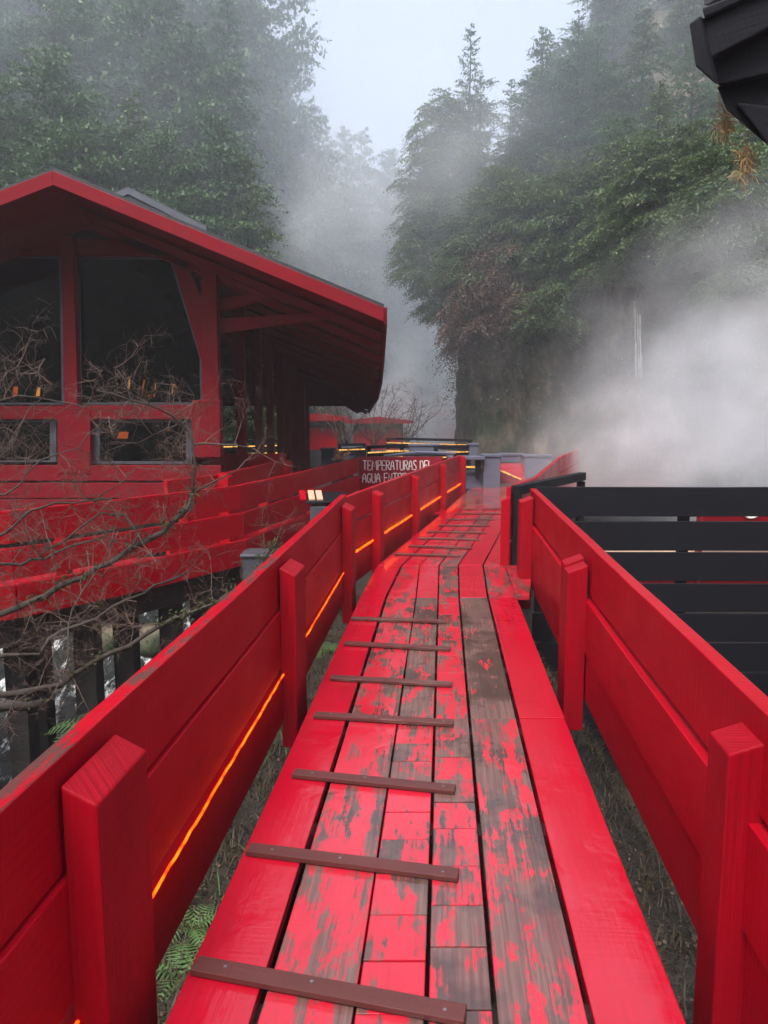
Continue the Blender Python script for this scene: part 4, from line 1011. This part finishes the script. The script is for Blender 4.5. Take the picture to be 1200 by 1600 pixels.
# creepers hanging over the cliff face
def drape(name, m, ncl, per, tlo, thi, leaf, label, seed, hang=.9, out=.25):
    r_ = np.random.default_rng(seed); C = []
    for k in range(ncl):
        i = r_.integers(8, len(RBR)-4); t = r_.uniform(tlo, thi); p = rcliff(int(i), t)-RIN*r_.uniform(0, out)
        if mnoise.noise(V((p.x*.5, p.y*.5, p.z*.4+seed))) < -.12: continue
        c = r_.normal(0, 1, (per, 3))*np.array([.35, .35, .3]); c[:, 2] -= np.abs(r_.normal(0, hang, per)); c += np.array(p); C.append(c)
    C = np.concatenate(C); P, Fc = leaf_arrays(C, leaf, flat=1.2, asp=.4); o = raw(name, P, Fc, m); o['kind'] = 'stuff'; return o
drape('hanging_creepers', M['leaf2'], 1900, 34, 2.4, 6.5, .11, '', 5)
drape('hanging_creepers', M['leaf2'], 1500, 30, 4.2, 9.5, .12, '', 6, .35, .5)
drape('brown_creepers', M['leafb'], 900, 34, 2.4, 6.2, .10, '', 7, .8, .4)
drape('forest_undergrowth', M['leaf'], 1400, 30, 6, 10, .2, '', 8, .3, .4)
Cg = []
for k in range(2600):
    i = rng.integers(6, len(LBR)-3); t = rng.uniform(0, 22); p = lhill(int(i), t); Cg.append(np.array(p)+rng.normal(0, 1, (22, 3))*np.array([.9, .9, .4])+np.array([0, 0, .4]))
P, Fc = leaf_arrays(np.concatenate(Cg), .32, .7); o = raw('forest_undergrowth', P, Fc, M['leaf']); o['kind'] = 'stuff'
P, Fc = leaf_arrays(np.stack([rng.uniform(-32, 32, 30000), -15.5+0*rng.uniform(-1, 1, 30000), rng.uniform(-1, 24, 30000)], 1)+rng.normal(0, .8, (30000, 3)), .5, 1.0)
P[:, 1] -= (P[:, 2]*.7+.012*P[:, 0]**2); o = raw('forest_undergrowth', P, Fc, M['leaf']); o['kind'] = 'stuff'  # foliage of the unseen slope added behind the camera to darken reflections
# waterfall thread on the cliff
wf = MB()
for k in range(12):
    pts = []; x = 995+random.uniform(-5, 5)
    for j in range(12):
        y_ = 470+j*11; pts.append(at(x+random.gauss(0, .35)+j*.3, y_, 22.5))
    a_ = random.randrange(0, 7); wf.tube(pts[a_:], [random.uniform(.005, .017) for _ in pts[a_:]], 5)
tag(wf.build('waterfall', M['foam'], smooth=True, loc=at(995, 600, 22.5)), 'thin white waterfall thread running down the steamy right cliff', 'waterfall')
# stream under the left walkway
grid('stream', [[(x+.2*math.sin(y), y, gz(-2.6, y)+.10+.10*mnoise.noise(V((x*2.5, y*2.5, 0)))) for y in np.linspace(4.2, 14, 80)] for x in np.linspace(-5.6, -1.55, 36)], M['water'])
# mossy stones in the stream
import bmesh
for k in range(16):
    x = random.uniform(-5.2, -1.7); y = random.uniform(4.5, 12); s = random.uniform(.16, .42)
    bm = bmesh.new(); bmesh.ops.create_icosphere(bm, subdivisions=3, radius=s)
    for v_ in bm.verts: v_.co *= 1+.35*mnoise.noise(v_.co*3.1/s*.4+V((k*3, 0, 0))); v_.co.z *= .7
    me = bpy.data.meshes.new('stone'); bm.to_mesh(me); bm.free(); me.materials.append(M['rock']); me.polygons.foreach_set('use_smooth', [True]*len(me.polygons))
    o = bpy.data.objects.new('stone', me); col.objects.link(o); o.location = (x, y, gz(-2.6, y)+.12); tag(o, 'wet dark stone in the white stream under the left walkway', 'stone', 'stones in the stream')
# grass and ferns below the decks
def grass(name, m, N, xr, yr, L_, seed, zf=None):
    r_ = np.random.default_rng(seed); x = r_.uniform(*xr, N); y = r_.uniform(*yr, N); x = x+K*y
    z = np.array([gz(a, b_) for a, b_ in zip(x, y)])
    a = r_.uniform(0, 6.28, N); l = L_*r_.uniform(.4, 1.3, N); ln = r_.uniform(.35, 1.1, N)
    B = np.stack([x, y, z-.01], 1); d = np.stack([np.cos(a)*ln, np.sin(a)*ln, r_.uniform(.25, 1, N)], 1); d /= np.linalg.norm(d, axis=1)[:, None]
    s = np.stack([-np.sin(a), np.cos(a), 0*a], 1)*.0035
    mid = B+d*l[:, None]*.55; tip = mid+(d+np.array([0, 0, -.6]))*l[:, None]*.4
    P = np.stack([B-s, B+s, mid+s*.8, mid-s*.8, tip+s*.2, tip-s*.2], 1).reshape(-1, 3); k_ = np.arange(N)[:, None]*6
    Fc = np.concatenate([k_+np.array([0, 1, 2, 3]), k_+np.array([3, 2, 4, 5])]); o = raw(name, P, Fc, m); o['kind'] = 'stuff'
grass('dry_grass', M['dry'], 9000, (-1.5, -.6), (1, 9), .16, 1); grass('dry_grass', M['dry'], 7000, (.55, 1.3), (1, 8), .10, 2)
grass('green_grass', M['fern'], 250, (-1.5, -.6), (1, 9), .14, 3)
def litter(name, m, N, xr, yr, size, seed, up=0.0):
    r_ = np.random.default_rng(seed); y = r_.uniform(*yr, N); x = r_.uniform(*xr, N)+K*y; z = np.array([gz(a, c) for a, c in zip(x, y)])+.012+np.abs(r_.normal(0, 1, N))*up
    P, Fc = leaf_arrays(np.stack([x, y, z], 1), size, .5, .5); o = raw(name, P, Fc, m); o['kind'] = 'stuff'
litter('leaf_litter', M['leafb'], 9000, (-1.6, 1.5), (.8, 9), .022, 61)
litter('dark_undergrowth', M['fern'], 9000, (-6.5, -1.7), (3.0, 5.6), .06, 62, .28)
def fern(loc, s, lab, nf=9, grp='ferns beside the boardwalk'):
    mb = MB(); 
    for k in range(nf):
        az = k*2*math.pi/nf+random.uniform(-.3, .3); d = V((math.cos(az), math.sin(az), 1.1)).normalized(); p = V(loc); pts = [p]
        for j in range(12):
            d = (d+V((0, 0, -.14))).normalized(); p = p+d*s/12; pts.append(p)
        for j in range(1, 12):
            q = pts[j]; t_ = (pts[j+1]-pts[j-1]).normalized(); sd_ = t_.cross(V((0, 0, 1))).normalized(); l = s*.26*math.sin(math.pi*min(1, (j+1)/12.5))
            for sg_ in (-1, 1):
                e_ = q+sd_*l*sg_+t_*l*.35-V((0, 0, l*.15)); w_ = t_*s*.022
                mb.poly([q-w_, q+w_, e_+w_*.3, e_-w_*.3], [(0, 1, 2, 3)], t_)
    o = mb.build('fern', M['fern'], loc=V(loc)); tag(o, lab, 'fern', grp)
for px_, py_, s, lab in ((285, 1500, .24, 'bright green fern in the gap beside the nearest left post'), (505, 1010, .30, 'fern in the gap beside the deck below the third left railing bay'), (300, 1430, .20, 'drooping fern between the near left railing and the deck edge')):
    g_ = gr(px_, py_, -.66); fern((g_.x, g_.y, gz(g_.x, g_.y)), s, lab)
for px_, py_, Y, s, lab in ((150, 1095, 4.2, .34, 'green fern under the mossy branches beside the left railing'), (60, 1190, 4.4, .3, 'dark fern at the far left below the mossy branches'), (250, 1150, 3.8, .4, 'small fern near the left railing top among the dark piles')):
    c = at(px_, py_, Y); fern((c.x, c.y, c.z-.2), s, lab)
# ------------------------------------------------------------------ bare mossy shrub in front of the left walkway
def shrub(name, limbs, loc, label, cat, twigs=1.0, scale=1.0, mossy=True, depth_jit=.25):
    e = empty(name, loc, label, cat); lm, tw, ms = MB(), MB(), []
    def twig(p, d, L_, r_, lvl):
        pts = [p]; n = 4 if lvl < 2 else 3
        for j in range(n):
            d = (d+V((random.gauss(0, .14), random.gauss(0, .14), random.gauss(.04, .13)))).normalized(); pts.append(pts[-1]+d*L_/n)
        tw.tube(pts, [r_*(1-j/(n+.6)) for j in range(n+1)], 4 if lvl == 0 else 3)
        if lvl < 3:
            for j in range(1, n+1):
                for _ in range(2 if lvl < 2 else 1):
                    if random.random() < (.70 if lvl < 2 else .5):
                        a = V((random.gauss(0, 1), random.gauss(0, 1), random.gauss(0, 1))).normalized()
                        twig(pts[j], (d*.5+a).normalized(), L_*random.uniform(.35, .65), r_*.6, lvl+1)
    for P, r0, r1, dens in limbs:
        Q = []
        for a, b_ in zip(P[:-1], P[1:]):
            k = max(2, int((b_-a).length/.07))
            Q += [a+(b_-a)*(i/k)+V((random.gauss(0, .008), random.gauss(0, .01), random.gauss(0, .008)))*scale for i in range(k)]
        Q.append(P[-1]); N = len(Q)
        lm.tube(Q, [(r0+(r1-r0)*i/(N-1))*random.uniform(.85, 1.15) for i in range(N)], 7)
        for i in range(N):
            if random.random() < dens*twigs:
                a = V((random.gauss(0, 1), random.gauss(0, .8), random.gauss(.35, 1))).normalized(); twig(Q[i], a, random.uniform(.12, .40)*scale, .0029*scale, 0)
            if mossy and r0 > .016:
                for _ in range(34 if mnoise.noise(Q[i]*3.0) > -.1 else 4): ms.append(np.array(Q[i])+rng.normal(0, 1, 3)*np.array([.024, .024, .017])+np.array([0, 0, .012*random.choice((-1, 1, 1))]))
    lm.build('limbs', M['twig'] if not mossy else M['bark'], e, smooth=True); tw.build('twigs', M['twig'], e)
    if ms:
        P, Fc = leaf_arrays(np.array(ms), .022, 1.0, .6); raw('moss', P-np.array(base_of(e)), Fc, M['moss'], e)
    return e
def PL(*a): return [at(x, y, Y) for x, y, Y in a]
limbs = [(PL((-60, 985, 3.9), (30, 950, 4.0), (110, 912, 4.1), (190, 868, 4.2), (250, 832, 4.3), (285, 803, 4.35), (302, 770, 4.4)), .030, .024, .75),
 (PL((302, 770, 4.4), (306, 725, 4.4), (300, 690, 4.4), (285, 660, 4.4), (250, 640, 4.35), (200, 625, 4.3), (150, 610, 4.3)), .017, .006, 1.2),
 (PL((302, 770, 4.4), (340, 750, 4.4), (370, 735, 4.4)), .013, .005, 1.2), (PL((300, 695, 4.4), (340, 690, 4.4), (395, 700, 4.45)), .012, .004, 1.0),
 (PL((285, 660, 4.4), (240, 680, 4.3), (215, 650, 4.3), (180, 575, 4.3)), .010, .004, 1.2),
 (PL((190, 868, 4.2), (210, 850, 4.2), (215, 832, 4.2), (195, 805, 4.2), (155, 800, 4.15), (110, 835, 4.15), (60, 872, 4.1)), .013, .008, 1.0),
 (PL((-40, 885, 3.9), (40, 880, 4.0), (60, 872, 4.0), (90, 865, 4.1), (170, 835, 4.2)), .016, .006, 1.2),
 (PL((-40, 860, 4.0), (10, 830, 4.0), (45, 800, 4.0), (90, 785, 4.1), (140, 785, 4.2), (175, 780, 4.2)), .012, .008, 1.2), (PL((140, 785, 4.2), (190, 760, 4.2), (215, 730, 4.2)), .007, .004, 1),
 (PL((-40, 730, 4.2), (20, 700, 4.2), (45, 640, 4.3), (80, 600, 4.3)), .010, .004, 1.6), (PL((-40, 640, 4.3), (30, 620, 4.3), (110, 632, 4.4), (200, 650, 4.4)), .008, .004, 1.4),
 (PL((-40, 780, 4.0), (30, 760, 4.0), (60, 720, 4.1), (120, 700, 4.2), (170, 650, 4.3)), .010, .004, 1.6), (PL((-40, 600, 4.4), (30, 575, 4.4), (70, 560, 4.4)), .006, .003, 1.5),
 (PL((-60, 1080, 3.5), (30, 1082, 3.6), (95, 1072, 3.7), (130, 1040, 3.8), (200, 1008, 3.9), (255, 975, 4.0), (330, 945, 4.2), (390, 905, 4.5), (425, 860, 4.7), (432, 846, 4.8)), .028, .010, .7),
 (PL((-30, 1030, 3.8), (60, 1020, 3.9), (100, 985, 4.0), (150, 965, 4.1), (220, 925, 4.2), (290, 895, 4.4)), .020, .010, .9),
 (PL((70, 1100, 3.6), (10, 1105, 3.5), (-50, 1110, 3.4)), .035, .05, .5), (PL((100, 1060, 3.7), (110, 950, 3.9), (145, 900, 4.0), (185, 830, 4.1)), .009, .004, .7)]
shrub('bare_shrub', [(p, a*.62, b*.62, c*1.5) for p, a, b, c in limbs], (-2.6, 3.8, -2.4), 'leafless thorny shrub with mossy limbs reaching in from the left over the walkway', 'shrub', 1.0)
for k, (px_, Y, h, lab) in enumerate(((540, 24, 2.4, 'bare reddish tree left of the pair in front of the red huts'), (585, 25, 2.2, 'bare reddish tree right of the pair in front of the red huts'), (630, 27, 2.0, 'small bare bush left of the black lit rails'))):
    b0 = at(px_, 700, Y); L_ = []
    for j in range(9):
        a = random.uniform(0, 6.28); p = b0.copy(); P = [p]; d = V((math.cos(a)*.5, math.sin(a)*.5, 1)).normalized()
        for s in range(4): d = (d+V((random.gauss(0, .25), random.gauss(0, .25), 0))).normalized(); P.append(P[-1]+d*h/4)
        L_.append((P, .018, .007, .22))
    shrub('bare_tree', L_, b0, lab, 'tree', .9, 2.2, False)
